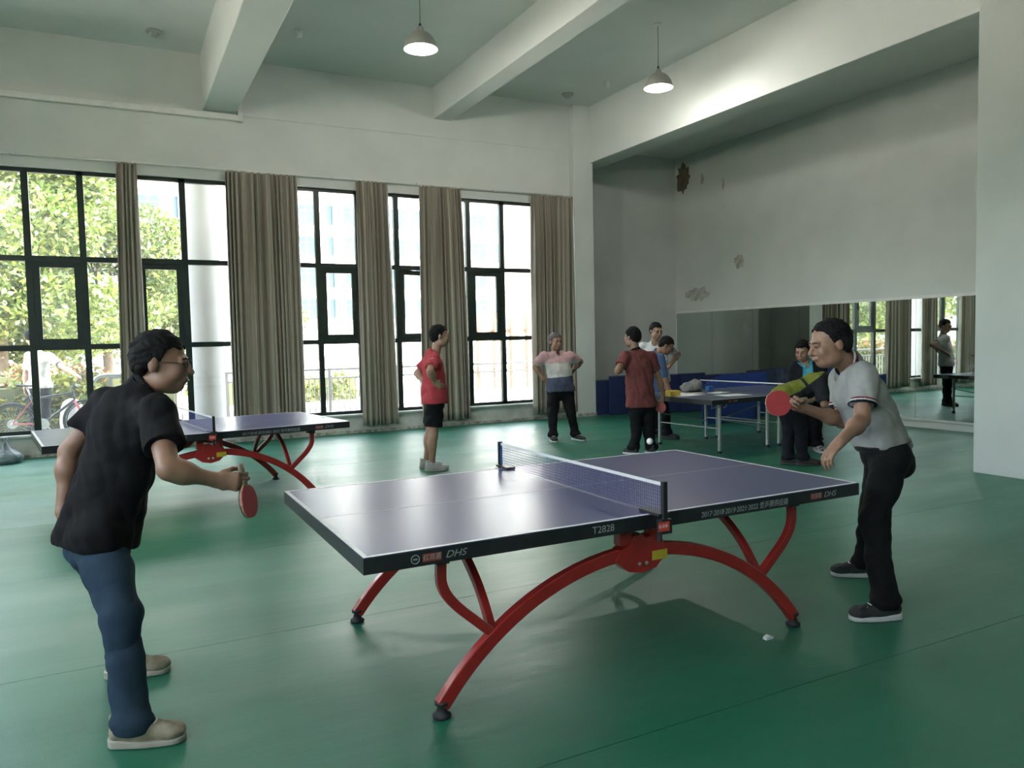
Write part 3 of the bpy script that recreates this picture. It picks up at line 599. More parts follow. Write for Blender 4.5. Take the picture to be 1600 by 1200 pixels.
# far apartment block with its windows
bl = empty('apartment_building', (14, 76, 0)); tag(bl, 'tall white apartment block far beyond the railing', 'building')
M_FAC = mat('white_facade', (.36, .36, .36), .8, noise=(.4, 3), col2=(.34, .34, .34)); M_FWIN = mat('blue_window_glass', (.012, .03, .042), .7, spec=.1, noise=(.3, 2), col2=(.02, .04, .055)); M_FFR = mat('facade_frame', (.04, .06, .07), .7)
MB().box(-22, 40, 0, 14, 0, 42).build('facade_wall', M_FAC, bl)
for k in range(5): MB().box(-22 + k * 14 - .4, -22 + k * 14 + .4, -.5, 0, 0, 42).build('pilaster', M_FAC, bl)
fw = MB().box(-.95, .95, -.1, .02, -1.0, 1.0).build('window', M_FFR, bl, loc=(-20, 0, 5.0)); pn = [MB().box(x0, x0 + .8, -.13, -.1, -.9, .35).build('pane', M_FWIN, fw) for x0 in (-.86, .06)] + [MB().box(x0, x0 + .8, -.13, -.1, .43, .9).build('pane', M_FWIN, fw) for x0 in (-.86, .06)]
nw = MB().box(-.45, .45, -.1, .02, -1.0, 1.0).build('window', M_FFR, bl, loc=(-17.6, 0, 5.0)); MB().box(-.36, .36, -.13, -.1, -.9, .9).build('pane', M_FWIN, nw)
first = True
for fl_ in range(9):
    for k in range(10):
        for src, dx in ((fw, 0), (nw, 2.4)):
            if fl_ == 0 and k == 0: continue
            c = copy_tree(src, bl); c.location = (-20 + k * 4.6 + dx, 0, 5.0 + 3.05 * fl_)
scr = empty('timber_screen', (12.3, 22.5, 0)); tag(scr, 'row of orange-brown upright boards beyond the railing', 'screen')
M_TIM = mat('orange_timber', (.17, .075, .035), .7, noise=(3, 5), col2=(.14, .06, .03), stretch=(8, 8, 1))
for k in range(9): MB().box(-2.4 + .6 * k - .14, -2.4 + .6 * k + .14, -.1, .1, -.02, 2.3 + .1 * (k % 3)).build('board', M_TIM, scr)
for k in range(2): MB().box(-2.6, 2.7, .1, .16, .5 + 1.3 * k, .62 + 1.3 * k).build('cross_rail', M_TIM, scr)

# bicycle
def bicycle(loc, rz, label):
    root = empty('bicycle', loc, rz); tag(root, label, 'bicycle')
    md = mat('dark_bike_paint', (.03, .03, .035), .3, .3, noise=(9, 2), col2=(.05, .05, .055)); mr = mat('red_bike_paint', (.4, .05, .04), .35, noise=(9, 2), col2=(.35, .045, .035))
    for x, nm in ((-.53, 'rear_wheel'), (.55, 'front_wheel')):
        w = MB(); w.tube([(.335 * math.cos(t), 0, .335 * math.sin(t)) for t in np.linspace(0, 2 * PI, 49)], .026, 8); w = w.build(nm, M_RUBBER, root, True, (x, 0, .36))
        rim = MB(); rim.tube([(.295 * math.cos(t), 0, .295 * math.sin(t)) for t in np.linspace(0, 2 * PI, 49)], .012, 6); rim.build('rim', md, w, True)
        hb = MB(); hb.tube([(0, -.05, 0), (0, .05, 0)], .022, 10); hb.build('hub', M_CHROME, w, True)
        sp = MB().sweep([(.02, 0, 0), (.29, 0, 0)], .003, .003, (0, 1, 0)).build('spoke', M_CHROME, w)
        for k in range(1, 24):
            c = sp.copy(); COL.objects.link(c); c.parent = w; c.rotation_euler = (0, 2 * PI * k / 24, 0)
        di = MB().lathe([(.05, -.002), (.08, -.002), (.08, .002), (.05, .002)], 24).build('brake_disc', M_CHROME, w); di.location = (0, -.04, 0); di.rotation_euler = (PI / 2, 0, 0)
    F = MB(); bb = (-.1, 0, .33); st = (-.26, 0, .82); hd = (.36, 0, .84); hd2 = (.39, 0, .72); ra = (-.53, 0, .36)
    F.tube([bb, st], .018, 8).tube([(-.235, 0, .76), hd], .019, 8).tube([bb, hd2], .024, 8).tube([hd2, hd, (.345, 0, .92)], .02, 8)
    F.build('frame', md, root, True)
    for sy in (-1, 1):
        MB().tube([(bb[0], sy * .03, bb[2]), (ra[0], sy * .06, ra[2])], .011, 6).build('chain_stay', mr, root, True)
        MB().tube([(-.235, sy * .02, .74), (ra[0], sy * .06, ra[2])], .009, 6).build('seat_stay', mr, root, True)
        MB().tube([(.39, sy * .045, .7), (.55, sy * .055, .36)], .019, 8).build('fork_blade', mr, root, True)
        MB().tube([(-.1, sy * .05, .33), (-.1 + sy * .12, sy * .07, .33 - sy * .12)], .011, 6).build('crank', M_CHROME, root)
        MB().box(-.1 + sy * .12 - .045, -.1 + sy * .12 + .045, sy * .07, sy * .07 + sy * .09, .33 - sy * .12 - .012, .33 - sy * .12 + .012).build('pedal', M_RUBBER, root)
    MB().tube([(-.26, 0, .82), (-.3, 0, .97)], .014, 8).build('seat_post', M_CHROME, root, True)
    s = MB(); s.sweep(spline([(-.45, 0, 1.0), (-.36, 0, .995), (-.25, 0, .985), (-.17, 0, .98)], 4), .15, .05, (0, 1, 0), 0, 12, rads=list(np.linspace(1.0, .35, 13))); s.build('saddle', M_RUBBER, root, True)
    MB().tube([(.345, 0, .92), (.42, 0, .97)], .017, 8).build('stem', md, root, True)
    h = MB().tube(spline([(.40, -.34, .985), (.41, -.2, .98), (.42, 0, .97), (.41, .2, .98), (.40, .34, .985)], 4), .014, 8).build('handlebar', md, root, True)
    for sy in (-1, 1): MB().tube([(.40, sy * .22, .985), (.40, sy * .35, .985)], .018, 8).build('grip', M_RUBBER, h); MB().tube([(.42, sy * .2, .97), (.47, sy * .3, .95)], .006, 6).build('brake_lever', M_CHROME, h)
    MB().lathe([(.085, -.003), (.1, -.003), (.1, .003), (.085, .003)], 28).build('chainring', M_CHROME, root, loc=(-.1, -.05, .33)).rotation_euler = (PI / 2, 0, 0)
bicycle((-1.05, 15.2, -.02), 0, 'red and black mountain bike parked outside the window')
wb = MB(); wb.lathe([(.15, 0), (.19, .1), (.2, .35), (.17, .58), (.12, .68), (.05, .72)], 18); wb = wb.build('white_sack', mat('white_plastic_sack', (.6, .6, .6), .6, noise=(6, 3), col2=(.54, .54, .54), bump=(7, .8, .05)), smooth=True, loc=(-.72, 15.5, -.02)); tag(wb, 'white plastic sack standing behind the front bicycle wheel', 'sack')
pb = MB(); pb.lathe([(.12, 0), (.2, .03), (.21, .09), (.15, .15), (.06, .2), (.015, .3), (.03, .36)], 14)
o = pb.build('plastic_bag', mat('pale_plastic', (.45, .5, .5), .3, noise=(9, 3), col2=(.2, .26, .3), trans=.4, bump=(14, .9, .03)), smooth=True, loc=(-1.42, 12.72, 0)); tag(o, 'tied pale plastic bag on the floor under the window', 'bag')
#PART3
# ================================================================== PEOPLE: signed-distance bodies meshed with surface nets
def unit(v): v = np.asarray(v, float); return v / max(1e-9, np.linalg.norm(v))
class Field:
    def __init__(s, lo, hi, h):
        s.h = h; s.lo = np.asarray(lo, float); n = np.ceil((np.asarray(hi, float) - s.lo) / h).astype(int) + 2
        s.F = np.full(tuple(n), 1.0, np.float32); s.n = n
    def _sub(s, lo, hi, m):
        a = np.clip(np.floor((lo - m - s.lo) / s.h).astype(int), 0, s.n - 1); b = np.clip(np.ceil((hi + m - s.lo) / s.h).astype(int) + 1, 1, s.n)
        if np.any(b <= a): return None, None
        ax = [(s.lo[i] + s.h * np.arange(a[i], b[i])).astype(np.float32) for i in range(3)]
        return tuple(slice(a[i], b[i]) for i in range(3)), np.meshgrid(*ax, indexing='ij')
    def put(s, sl, d, k, sub):
        f = s.F[sl]
        if sub: e = np.maximum(k - np.abs(f + d), 0) / k; s.F[sl] = np.maximum(f, -d) + e * e * k * .25
        else: e = np.maximum(k - np.abs(f - d), 0) / k; s.F[sl] = np.minimum(f, d) - e * e * k * .25
    def cone(s, a, b, ra, rb, k=.02, cut=None, sub=False):
        a = np.asarray(a, float); b = np.asarray(b, float); r = max(ra, rb)
        sl, G = s._sub(np.minimum(a, b) - r, np.maximum(a, b) + r, k + .03)
        if sl is None: return s
        ab = b - a; L2 = max(1e-9, ab @ ab); q = [G[i] - a[i] for i in range(3)]
        t = np.clip((q[0] * ab[0] + q[1] * ab[1] + q[2] * ab[2]) / L2, 0, 1)
        d = np.sqrt(sum((q[i] - t * ab[i]) ** 2 for i in range(3))) - (ra + (rb - ra) * t)
        if cut is not None: c, nrm = cut; d = np.maximum(d, sum((G[i] - c[i]) * nrm[i] for i in range(3)))
        s.put(sl, d, k, sub); return s
    def ecap(s, a, b, side, ra, rb, k=.03):
        """capsule of elliptic section: ra, rb = (half width along side, half depth) at a and b"""
        a = np.asarray(a, float); b = np.asarray(b, float); ab = b - a; L = np.linalg.norm(ab); w = ab / L; sd = unit(side - w * (np.asarray(side) @ w)); dp = np.cross(w, sd)
        r = max(*ra, *rb); sl, G = s._sub(np.minimum(a, b) - r, np.maximum(a, b) + r, k + .03)
        if sl is None: return s
        q = [G[i] - a[i] for i in range(3)]; dot = lambda v: q[0] * v[0] + q[1] * v[1] + q[2] * v[2]
        ax = dot(w); t = np.clip(ax / L, 0, 1); A = ra[0] + (rb[0] - ra[0]) * t; B = ra[1] + (rb[1] - ra[1]) * t; m = np.minimum(A, B)
        e = (ax - t * L) / m; d = (np.sqrt((dot(sd) / A) ** 2 + (dot(dp) / B) ** 2 + e * e) - 1) * m
        s.put(sl, d, k, False); return s
    def ell(s, c, M, r, k=.02, sub=False):
        """ellipsoid: centre c, frame rows M, radii r"""
        c = np.asarray(c, float); R = max(r); sl, G = s._sub(c - R, c + R, k + .03)
        if sl is None: return s
        q = [G[i] - c[i] for i in range(3)]
        u = [(q[0] * M[j][0] + q[1] * M[j][1] + q[2] * M[j][2]) / r[j] for j in range(3)]
        d = (np.sqrt(u[0] ** 2 + u[1] ** 2 + u[2] ** 2) - 1) * min(r)
        s.put(sl, d, k, sub); return s
    def plane(s, c, n):
        """keep the side opposite to n"""
        ax = [(s.lo[i] + s.h * np.arange(s.n[i])).astype(np.float32) for i in range(3)]
        d = (ax[0][:, None, None] - c[0]) * n[0] + (ax[1][None, :, None] - c[1]) * n[1] + (ax[2][None, None, :] - c[2]) * n[2]
        s.F = np.maximum(s.F, d.astype(np.float32)); return s
    def grid(s): return np.meshgrid(*[(s.lo[i] + s.h * np.arange(s.n[i])).astype(np.float32) for i in range(3)], indexing='ij')
    def mesh(s):
        F = s.F; F[0], F[-1], F[:, 0], F[:, -1], F[:, :, 0], F[:, :, -1] = (.5,) * 6
        I = F < 0; n = I.shape; c = tuple(x - 1 for x in n)
        tot = np.zeros(c, np.int8); offs = [(i, j, k) for i in (0, 1) for j in (0, 1) for k in (0, 1)]
        for o in offs: tot += I[o[0]:o[0] + c[0], o[1]:o[1] + c[1], o[2]:o[2] + c[2]]
        act = (tot > 0) & (tot < 8); idx = np.argwhere(act); N = len(idx); vid = np.full(c, -1, np.int64); vid[act] = np.arange(N)
        cv = np.stack([F[idx[:, 0] + o[0], idx[:, 1] + o[1], idx[:, 2] + o[2]] for o in offs], 1)
        acc = np.zeros((N, 3)); cnt = np.zeros((N, 1))
        for a in range(8):
            for b in range(a + 1, 8):
                df = np.array(offs[b]) - np.array(offs[a])
                if np.abs(df).sum() != 1: continue
                fa, fb = cv[:, a], cv[:, b]; m = (fa < 0) != (fb < 0)
                t = fa[m] / (fa[m] - fb[m]); acc[m] += np.array(offs[a]) + t[:, None] * df; cnt[m] += 1
        V = (idx + acc / cnt) * s.h + s.lo; Q = []
        for ax in range(3):
            u, v = [(1, 2), (2, 0), (0, 1)][ax]; sl0 = [slice(None)] * 3; sl1 = [slice(None)] * 3; sl0[ax] = slice(0, -1); sl1[ax] = slice(1, None)
            A = I[tuple(sl0)]; B = I[tuple(sl1)]; e = np.argwhere(A != B); e = e[(e[:, u] > 0) & (e[:, v] > 0)]
            du = np.zeros(3, int); du[u] = 1; dv = np.zeros(3, int); dv[v] = 1
            g = lambda p: vid[p[:, 0], p[:, 1], p[:, 2]]
            q = np.stack([g(e - du - dv), g(e - dv), g(e), g(e - du)], 1); fl = ~A[e[:, 0], e[:, 1], e[:, 2]]; q[fl] = q[fl][:, ::-1]; Q.append(q)
        return V, np.concatenate(Q)
def wavy(P, sc, seed):
    r = np.random.default_rng(seed); out = np.zeros(len(P)); Wp = P + .04 * np.sin(P[:, [1, 2, 0]] * 9 + seed)
    for k in range(5):
        d = unit(r.normal(size=3) * (1, 1, 1.5)); out += np.sin(Wp @ d * sc * r.uniform(.6, 1.6) + r.uniform(0, 6)) / 5
    return out
def field_obj(name, F, mats, parent, wrinkle=0, wsc=30, seed=1, colorfn=None, relax=1):
    V, Q = F.mesh()
    for _ in range(relax):                                     # one light smoothing pass over the quads
        acc = np.zeros_like(V); cnt = np.zeros((len(V), 1))
        for a, b in ((0, 1), (1, 2), (2, 3), (3, 0)):
            np.add.at(acc, Q[:, a], V[Q[:, b]]); np.add.at(cnt, Q[:, a], 1)
            np.add.at(acc, Q[:, b], V[Q[:, a]]); np.add.at(cnt, Q[:, b], 1)
        V = V * .5 + acc / np.maximum(cnt, 1) * .5
    if wrinkle:
        nn = np.cross(V[Q[:, 1]] - V[Q[:, 0]], V[Q[:, 3]] - V[Q[:, 0]]); vn = np.zeros_like(V)
        for j in range(4): np.add.at(vn, Q[:, j], nn)
        vn /= np.maximum(np.linalg.norm(vn, axis=1, keepdims=True), 1e-9)
        V = V + vn * (wrinkle * (np.abs(wavy(V, wsc, seed)) * 2.6 - .8 + .45 * wavy(V, wsc * 2.7, seed + 3)))[:, None]
    me = bpy.data.meshes.new(name); me.vertices.add(len(V)); me.vertices.foreach_set('co', V.astype(np.float32).ravel())
    me.loops.add(Q.size); me.loops.foreach_set('vertex_index', Q.astype(np.int32).ravel()); me.polygons.add(len(Q)); me.polygons.foreach_set('loop_start', np.arange(0, Q.size, 4, dtype=np.int32))
    ms = mats if isinstance(mats, (list, tuple)) else [mats]
    for m in ms: me.materials.append(m)
    if colorfn is not None: me.polygons.foreach_set('material_index', colorfn(V[Q].mean(1)).astype(np.int32))
    me.update(calc_edges=True); me.validate(); me.shade_smooth()
    me.transform(Matrix.Translation(-ORG))
    return link(name, me, parent)
ORG = Vector((0, 0, 0))
def skin(name, c): return mat(name, c, .5, noise=(25, 4), col2=tuple(x * .86 for x in c), bump=(180, .12, .001))
def cloth(name, c, rough=.85, bump=(260, .25, .001)): return mat(name, c, rough, noise=(14, 4), col2=tuple(x * .85 for x in c), bump=bump, spec=.2)
SK = skin('skin_tone', (.36, .20, .13)); SK2 = skin('skin_tone_tan', (.29, .155, .098))
M_HAIR = mat('black_hair', (.006, .0055, .0055), .75, spec=.15, noise=(60, 4), col2=(.011, .010, .009), bump=(120, .6, .004), stretch=(1, 1, .25)); M_GHAIR = mat('greying_hair', (.09, .08, .075), .5, noise=(60, 4), col2=(.03, .028, .026), bump=(120, .6, .004))
M_EYE = mat('dark_eye', (.012, .009, .008), .2); M_LIP = mat('lip', (.24, .085, .07), .5); M_BROW = mat('eyebrow', (.015, .012, .01), .8)
HAND_L = [(-.030, .062), (-.010, .074), (.011, .080), (.031, .070)]   # offset towards the thumb, finger length (little to index)

def make_person(spec, name_label, h=.0085, skinm=None, shirt=None, sleeve=.55, hem=1.12, collar=None, cuff=None, trousers=None, short_leg=None, shoe=None, sole=None, hair=None, hairline=.066, glasses=False,
                tucked=False, shirtfn=None, jacket=None, z0=0.0, belly=0.0, group=None, build=1.0, belt=None, long_hair=0.0):
    J = {k: np.array(v, float) for k, v in spec['j'].items()}; face = unit(spec['face']); toes = [unit(t) for t in spec['toes']]; skinm = skinm or SK
    for k in ('anL', 'anR'): J[k][2] = z0 + .09
    pel = (J['hipL'] + J['hipR']) / 2; up_c = (J['shL'] + J['shR']) / 2; w = unit(up_c - pel)
    sd = unit(J['shR'] - J['shL']); sdp = unit(unit(J['hipR'] - J['hipL']) * .6 + sd * .4)
    fwd = unit(np.cross(w, sd))                       # chest direction (up x left-to-right)
    root = empty('person', (float((J['anL'][0] + J['anR'][0]) / 2), float((J['anL'][1] + J['anR'][1]) / 2), z0)); tag(root, name_label, 'person', group)
    global ORG; ORG = root.location.copy()
    allp = np.array(list(J.values())); lo = allp.min(0) - .3; hi = allp.max(0) + .3; lo[2] = z0 - .02
    b = build; T = lambda t, off=0.0: pel + (up_c - pel) * t + fwd * off
    wl = unit(w * .3 + np.array([0, 0, .7])); HL = lambda m: pel - wl * m
    tors = [(T(-.04), (.150 * b, .105)), (T(.22, .01), (.148 * b, .112 + belly)), (T(.55, .008), (.150 * b, .108 + belly * .6)), (T(.82), (.158 * b, .105)), (T(1.0, -.01), (.118 * b, .075))]
    def torso(F, g, k=.03, t0=0):
        for (p, r), (q, r2) in list(zip(tors[:-1], tors[1:]))[t0:]:
            F.ecap(p, q, sd if p is not tors[0][0] else sdp, (r[0] + g, r[1] + g), (r2[0] + g, r2[1] + g), k)
    # head frame
    hu = unit(np.array([0, 0, 1.0]) - face * face[2] + 0 * w); hr = np.cross(face, hu); M = np.array([hr, face, hu]); hc = J['head']
    HS = 1.09; H = lambda x, y, z: hc + (hr * x + face * y + hu * z) * HS; E = lambda *r: tuple(q * HS for q in r)
    # ---------------- body
    F = Field(lo, hi, h); torso(F, -.015)
    F.cone(J['shL'], J['shR'], .05, .05, .03)
    nb = J['neck'] - w * .02; F.cone(nb, H(0, -.02, -.06), .062, .056, .03)
    F.ell(H(0, -.012, .035), M, E(.076, .097, .087), .02); F.ell(H(0, .028, -.03), M, E(.061, .066, .082), .025); F.ell(H(0, .052, -.088), M, E(.038, .038, .028), .03)
    for s_ in (-1, 1):
        F.ell(H(s_ * .038, .066, -.03), M, E(.026, .026, .03), .02); F.ell(H(s_ * .050, .02, -.07), M, E(.022, .035, .03), .025)
        F.ell(H(s_ * .031, .101, .006), M, E(.019, .012, .011), .012, sub=True); F.ell(H(s_ * .031, .086, .004), M, E(.015, .009, .008), .008)
        F.ell(H(s_ * .078, -.012, -.006), M, E(.011, .019, .033), .008)
        F.cone(H(s_ * .012, .098, -.033), H(s_ * .014, .095, -.034), .010, .010, .01)
    F.cone(H(-.036, .085, .022), H(.036, .085, .022), .012, .012, .015)
    F.cone(H(0, .092, .012), H(0, .117, -.028), .010, .0135, .012); F.ell(H(0, .094, -.060), M, E(.025, .014, .013), .012)
    fr = max(.0092, h * 1.15)
    for i, sx in enumerate('LR'):
        sh, el, wr_ = J['sh' + sx], J['el' + sx], J['wr' + sx]
        F.cone(sh, el, .054 * b, .041, .03); F.cone(el, wr_, .041, .029, .02); F.ell(el + (wr_ - el) * .3, np.eye(3), (.044, .044, .044), .04)
        d, n_, curl = spec['hands'][i]; d = unit(d); n_ = unit(np.array(n_) - d * (np.array(n_) @ d)); s_ = np.cross(d, n_) if sx == 'R' else np.cross(n_, d)
        F.ecap(wr_, wr_ + d * .03, s_, (.03, .024), (.036, .02), .015); F.ecap(wr_ + d * .03, wr_ + d * .082, s_, (.037, .018), (.041, .015), .012)
        for off, ln in HAND_L:
            p = wr_ + d * (.086 - abs(off - .011) * .18) + s_ * off; ang = 0.0
            for q, (fl_, ca) in enumerate(((.46, .75), (.30, 1.25), (.24, .8))):
                ang += curl * ca; dn = d * math.cos(ang) + n_ * math.sin(ang); p2 = p + dn * ln * fl_ * 1.25; F.cone(p, p2, fr * (1.05 - .08 * q), fr * (.98 - .08 * q), .004); p = p2
        tb = wr_ + d * .028 + s_ * .03 + n_ * .008; t1 = tb + unit(d * .62 + s_ * (.75 - .45 * curl) + n_ * (.25 + .55 * curl)) * .042; t2 = t1 + unit(d * .85 + s_ * (.25 - .3 * curl) + n_ * (.2 + .5 * curl)) * .034
        F.cone(tb, t1, fr * 1.45, fr * 1.2, .012); F.cone(t1, t2, fr * 1.2, fr * 1.0, .004)
        hp, kn, an = J['hip' + sx], J['kn' + sx], J['an' + sx]
        ls = 1.0 if short_leg else .78; F.cone(hp + (0, 0, -.02), kn, .083 * b * ls, .054 * ls, .04); F.cone(kn, an, .052 * ls, .036 * ls, .03); cf = unit(np.array([toes[i][0], toes[i][1], 0])); F.ell(kn + (an - kn) * .28 - cf * .018, np.eye(3), (.05 * ls, .05 * ls, .085 * ls), .04)
        F.ecap(an - cf * .03 + (0, 0, -.045), an + cf * .13 + (0, 0, -.055), np.cross(cf, (0, 0, 1)), (.03, .03), (.034, .018), .02)
    field_obj('body', F, skinm, root)
    # ---------------- face and hair
    def bit(nm, pts, r, m, seg=6):
        o = MB().tube([tuple(p) for p in pts], r, seg).build(nm, m, root, True); o.data.transform(Matrix.Translation(-ORG)); return o
    for s_ in (-1, 1):
        bit('eye', [H(s_ * .020, .0935, .003), H(s_ * .031, .0960, .005), H(s_ * .043, .0900, .004)], .0034, M_EYE)
        bit('eyebrow', [H(s_ * .014, .0985, .024), H(s_ * .031, .099, .028), H(s_ * .047, .088, .024)], .0038, M_BROW)
    bit('mouth', [H(-.022, .1, -.0615), H(-.008, .1075, -.061), H(.008, .1075, -.061), H(.022, .1, -.0615)], .0036, M_LIP)
    if hair is not None:
        F = Field(hc - .19, hc + .19, min(h, .006)); F.ell(H(0, -.016, .042), M, E(.086, .104, .092), .01)
        F.ell(H(0, -.055, -.0), M, E(.078, .062, .075), .03)
        if long_hair: F.ell(H(0, -.03, -.02), M, E(.092, .085, .10), .03); F.ell(H(0, .05, .085), M, E(.06, .045, .035), .03)
        G = F.grid(); q = [G[i] - hc[i] for i in range(3)]; y = sum(q[i] * face[i] for i in range(3)) / HS; z = sum(q[i] * hu[i] for i in range(3)) / HS; x = np.abs(sum(q[i] * hr[i] for i in range(3)))
        zl = np.interp(y, [-.12, -.07, -.035, -.012, .012, .03, .06, .09], [-.085 - long_hair, -.075 - long_hair, -.03 - long_hair, -.012 - long_hair * .5, .0 - long_hair * .3, .045, hairline, hairline + .004]).astype(np.float32)
        zl = zl + .006 * np.sin(x * 160 + y * 90)
        F.F = np.maximum(F.F, (zl - z) * .8)
        field_obj('hair', F, hair, root, .004, 110, 5, relax=0)
    if glasses:
        g = MB()
        for s_ in (-1, 1):
            g.tube([tuple(H(s_ * (.033 + .022 * math.cos(t)), .108 - .006 * abs(math.cos(t)), .002 + .016 * math.sin(t))) for t in np.linspace(0, 2 * PI, 19)], .0018, 5)
            g.tube([tuple(H(s_ * .055, .102, .006)), tuple(H(s_ * .074, .06, .008)), tuple(H(s_ * .080, -.01, .006))], .0018, 5)
        g.tube([tuple(H(-.011, .109, .004)), tuple(H(.011, .109, .004))], .0018, 5)
        o = g.build('glasses', M_BLACK, root, True); o.data.transform(Matrix.Translation(-ORG))
    # ---------------- shirt
    tl = np.linalg.norm(up_c - pel); hemp = HL(tl * (hem - 1)) if not tucked else HL(-.072)
    F = Field(lo, hi, h); torso(F, .020, .04)
    if not tucked: F.ecap(T(.3), pel, sdp, (.170 * b, .130 + belly), (.178 * b, .135 + belly * .8), .04).ecap(pel, HL(tl * (hem - 1) + .06), sdp, (.186 * b, .142 + belly * .8), (.190 * b, .146 + belly * .6), .04).cone(J['hipL'] + w * .03, J['hipR'] + w * .03, .128, .128, .03)
    F.cone(J['shL'], J['shR'], .066, .066, .05); F.cone(up_c + w * .02, J['neck'], .085, .078, .03)
    F.plane(hemp, -wl)
    for sx in 'LR':
        sh, el, wr_ = J['sh' + sx], J['el' + sx], J['wr' + sx]; ad = unit(el - sh); L = np.linalg.norm(el - sh)
        if sleeve <= 1.0:
            e = sh + ad * L * sleeve; F.cone(sh, e + ad * .05, .074 * b, .070 * b, .04, cut=(e, ad))
        else:
            fd = unit(wr_ - el); e = el + fd * np.linalg.norm(wr_ - el) * (sleeve - 1); F.cone(sh, el, .072 * b, .055, .04); F.cone(el, e + fd * .04, .056, .046, .03, cut=(e, fd))
    F.cone(J['neck'] - w * .045, H(0, -.02, -.05), .070, .072, .008, sub=True)
    F.ell(J['neck'] + fwd * .075 - w * .03, np.eye(3), (.045, .045, .05), .01, sub=True)
    field_obj('shirt', F, shirt, root, .009, 24, 11, shirtfn(J, w, fwd, pel, up_c, sd) if shirtfn else None)
    nd = unit(H(0, -.02, -.06) - J['neck'])
    if collar is not None:
        c0 = J['neck'] + fwd * .008; F = Field(c0 - .14, c0 + .14, min(h, .006)); F.cone(c0 - nd * .05, c0 + nd * .045, .092, .077, .01, cut=(c0 + nd * .034 - fwd * .02, unit(nd + fwd * .35)))
        F.cone(c0 - nd * .08, c0 + nd * .09, .080, .067, .004, sub=True); F.plane(c0 - nd * .018, -unit(nd + fwd * .5))
        tip = c0 + fwd * .095; F.cone(tip - nd * .07, tip + nd * .05, .022, .03, .004, sub=True)
        cf_ = None
        if len(collar) > 1: cf_ = lambda C: np.clip(((C - c0) @ nd > .012).astype(int) + ((C - c0) @ nd > .022).astype(int), 0, len(collar) - 1)
        field_obj('collar', F, collar, root, colorfn=cf_)
    if cuff is not None:
        for sx in 'LR':
            sh, el = J['sh' + sx], J['el' + sx]; ad = unit(el - sh); e = sh + ad * np.linalg.norm(el - sh) * sleeve
            for q, m in enumerate(cuff):
                F = Field(e - .12, e + .12, min(h, .005)); F.cone(e - ad * .2, e + ad * .2, .0745 * b, .0745 * b, .004, cut=(e - ad * (.009 * q - .002), ad)); F.plane(e - ad * (.009 * q + .007), -ad); F.cone(e - ad * .2, e + ad * .2, .055, .055, .004, sub=True)
                field_obj('cuff_stripe', F, m, root)
    if jacket is not None:
        F = Field(lo, hi, h); torso(F, .034, .04); F.cone(J['shL'], J['shR'], .08, .08, .05)
        for sx in 'LR': F.cone(J['sh' + sx], J['el' + sx], .086, .068, .04); F.cone(J['el' + sx], J['wr' + sx], .066, .05, .03, cut=(J['wr' + sx] - unit(J['wr' + sx] - J['el' + sx]) * .03, unit(J['wr' + sx] - J['el' + sx])))
        F.plane(T(-.1), -w); F.cone(J['neck'] - w * .1, H(0, 0, 0), .09, .09, .01, sub=True)
        F.ecap(T(1.0, .12), T(-.3, .15), sd, (.001, .001), (.001, .001), .001)
        G = F.grid(); q = [G[i] - up_c[i] for i in range(3)]; xx = np.abs(sum(q[i] * sd[i] for i in range(3))); yy = sum(q[i] * fwd[i] for i in range(3)); F.F = np.maximum(F.F, np.where(yy > .0, .062 - xx, -1.0).astype(np.float32))
        field_obj('jacket', F, jacket, root, .005, 28, 4)
    # ---------------- trousers or shorts
    F = Field(lo, hi, h); tk = .012 if tucked else -.004; F.ecap(HL(.03), T(.24), sdp, (.164 * b + tk, .122 + tk), (.162 * b + tk, .122 + tk + belly), .03)
    for i, sx in enumerate('LR'):
        hp, kn, an = J['hip' + sx], J['kn' + sx], J['an' + sx]
        if short_leg is None:
            F.cone(hp, kn, .103 * b, .075, .03); F.cone(kn, an + (0, 0, -.03), .073, .066, .03); F.ell(an + (0, 0, .01), np.eye(3), (.082, .082, .05), .03)
        else:
            kd = unit(kn - hp); e = hp + kd * np.linalg.norm(kn - hp) * short_leg; F.cone(hp, e + kd * .05, .108, .112, .03, cut=(e, kd))
    F.plane(HL(-.085), wl); F.plane((0, 0, z0 + .062), (0, 0, -1))
    field_obj('trousers' if short_leg is None else 'shorts', F, trousers, root, .008, 24, 7)
    if belt is not None:
        F = Field(lo, hi, h); F.ecap(HL(.03), T(.3), sdp, (.186 * b, .145), (.184 * b, .145 + belly), .02); F.plane(HL(-.088), wl); F.plane(HL(-.045), -wl); field_obj('belt', F, belt, root)
    # ---------------- shoes
    for i, sx in enumerate('LR'):
        an = J['an' + sx]; f_ = unit((toes[i][0], toes[i][1], 0)); r_ = np.cross(f_, (0, 0, 1)); Z = lambda y, z, x=0: np.array([an[0], an[1], z0]) + f_ * y + r_ * x + np.array([0, 0, z])
        hh = min(h, .0065); F = Field(Z(.06, .06) - .23, Z(.06, .06) + .23, hh)
        F.ecap(Z(-.045, .055), Z(.05, .055), r_, (.040, .045), (.043, .05), .02); F.ecap(Z(.02, .06), Z(.145, .040), r_, (.043, .05), (.046, .032), .03); F.ell(Z(.155, .042), np.array([r_, f_, (0, 0, 1)]), (.046, .05, .032), .02)
        F.cone(Z(-.03, .08), Z(-.035, .118), .045, .045, .02); F.plane(Z(-.03, .118), unit(np.array([0, 0, 1]) + f_ * .25)); F.plane((0, 0, z0 + .018), (0, 0, -1))
        so_ = field_obj('shoe', F, shoe, root, .002, 60, 3)
        F = Field(Z(.06, .02) - .23, Z(.06, .02) + .23, hh); G = F.grid(); q = [G[k] - Z(0, 0)[k] for k in range(3)]; yv = q[0] * f_[0] + q[1] * f_[1]; xv = q[0] * r_[0] + q[1] * r_[1]
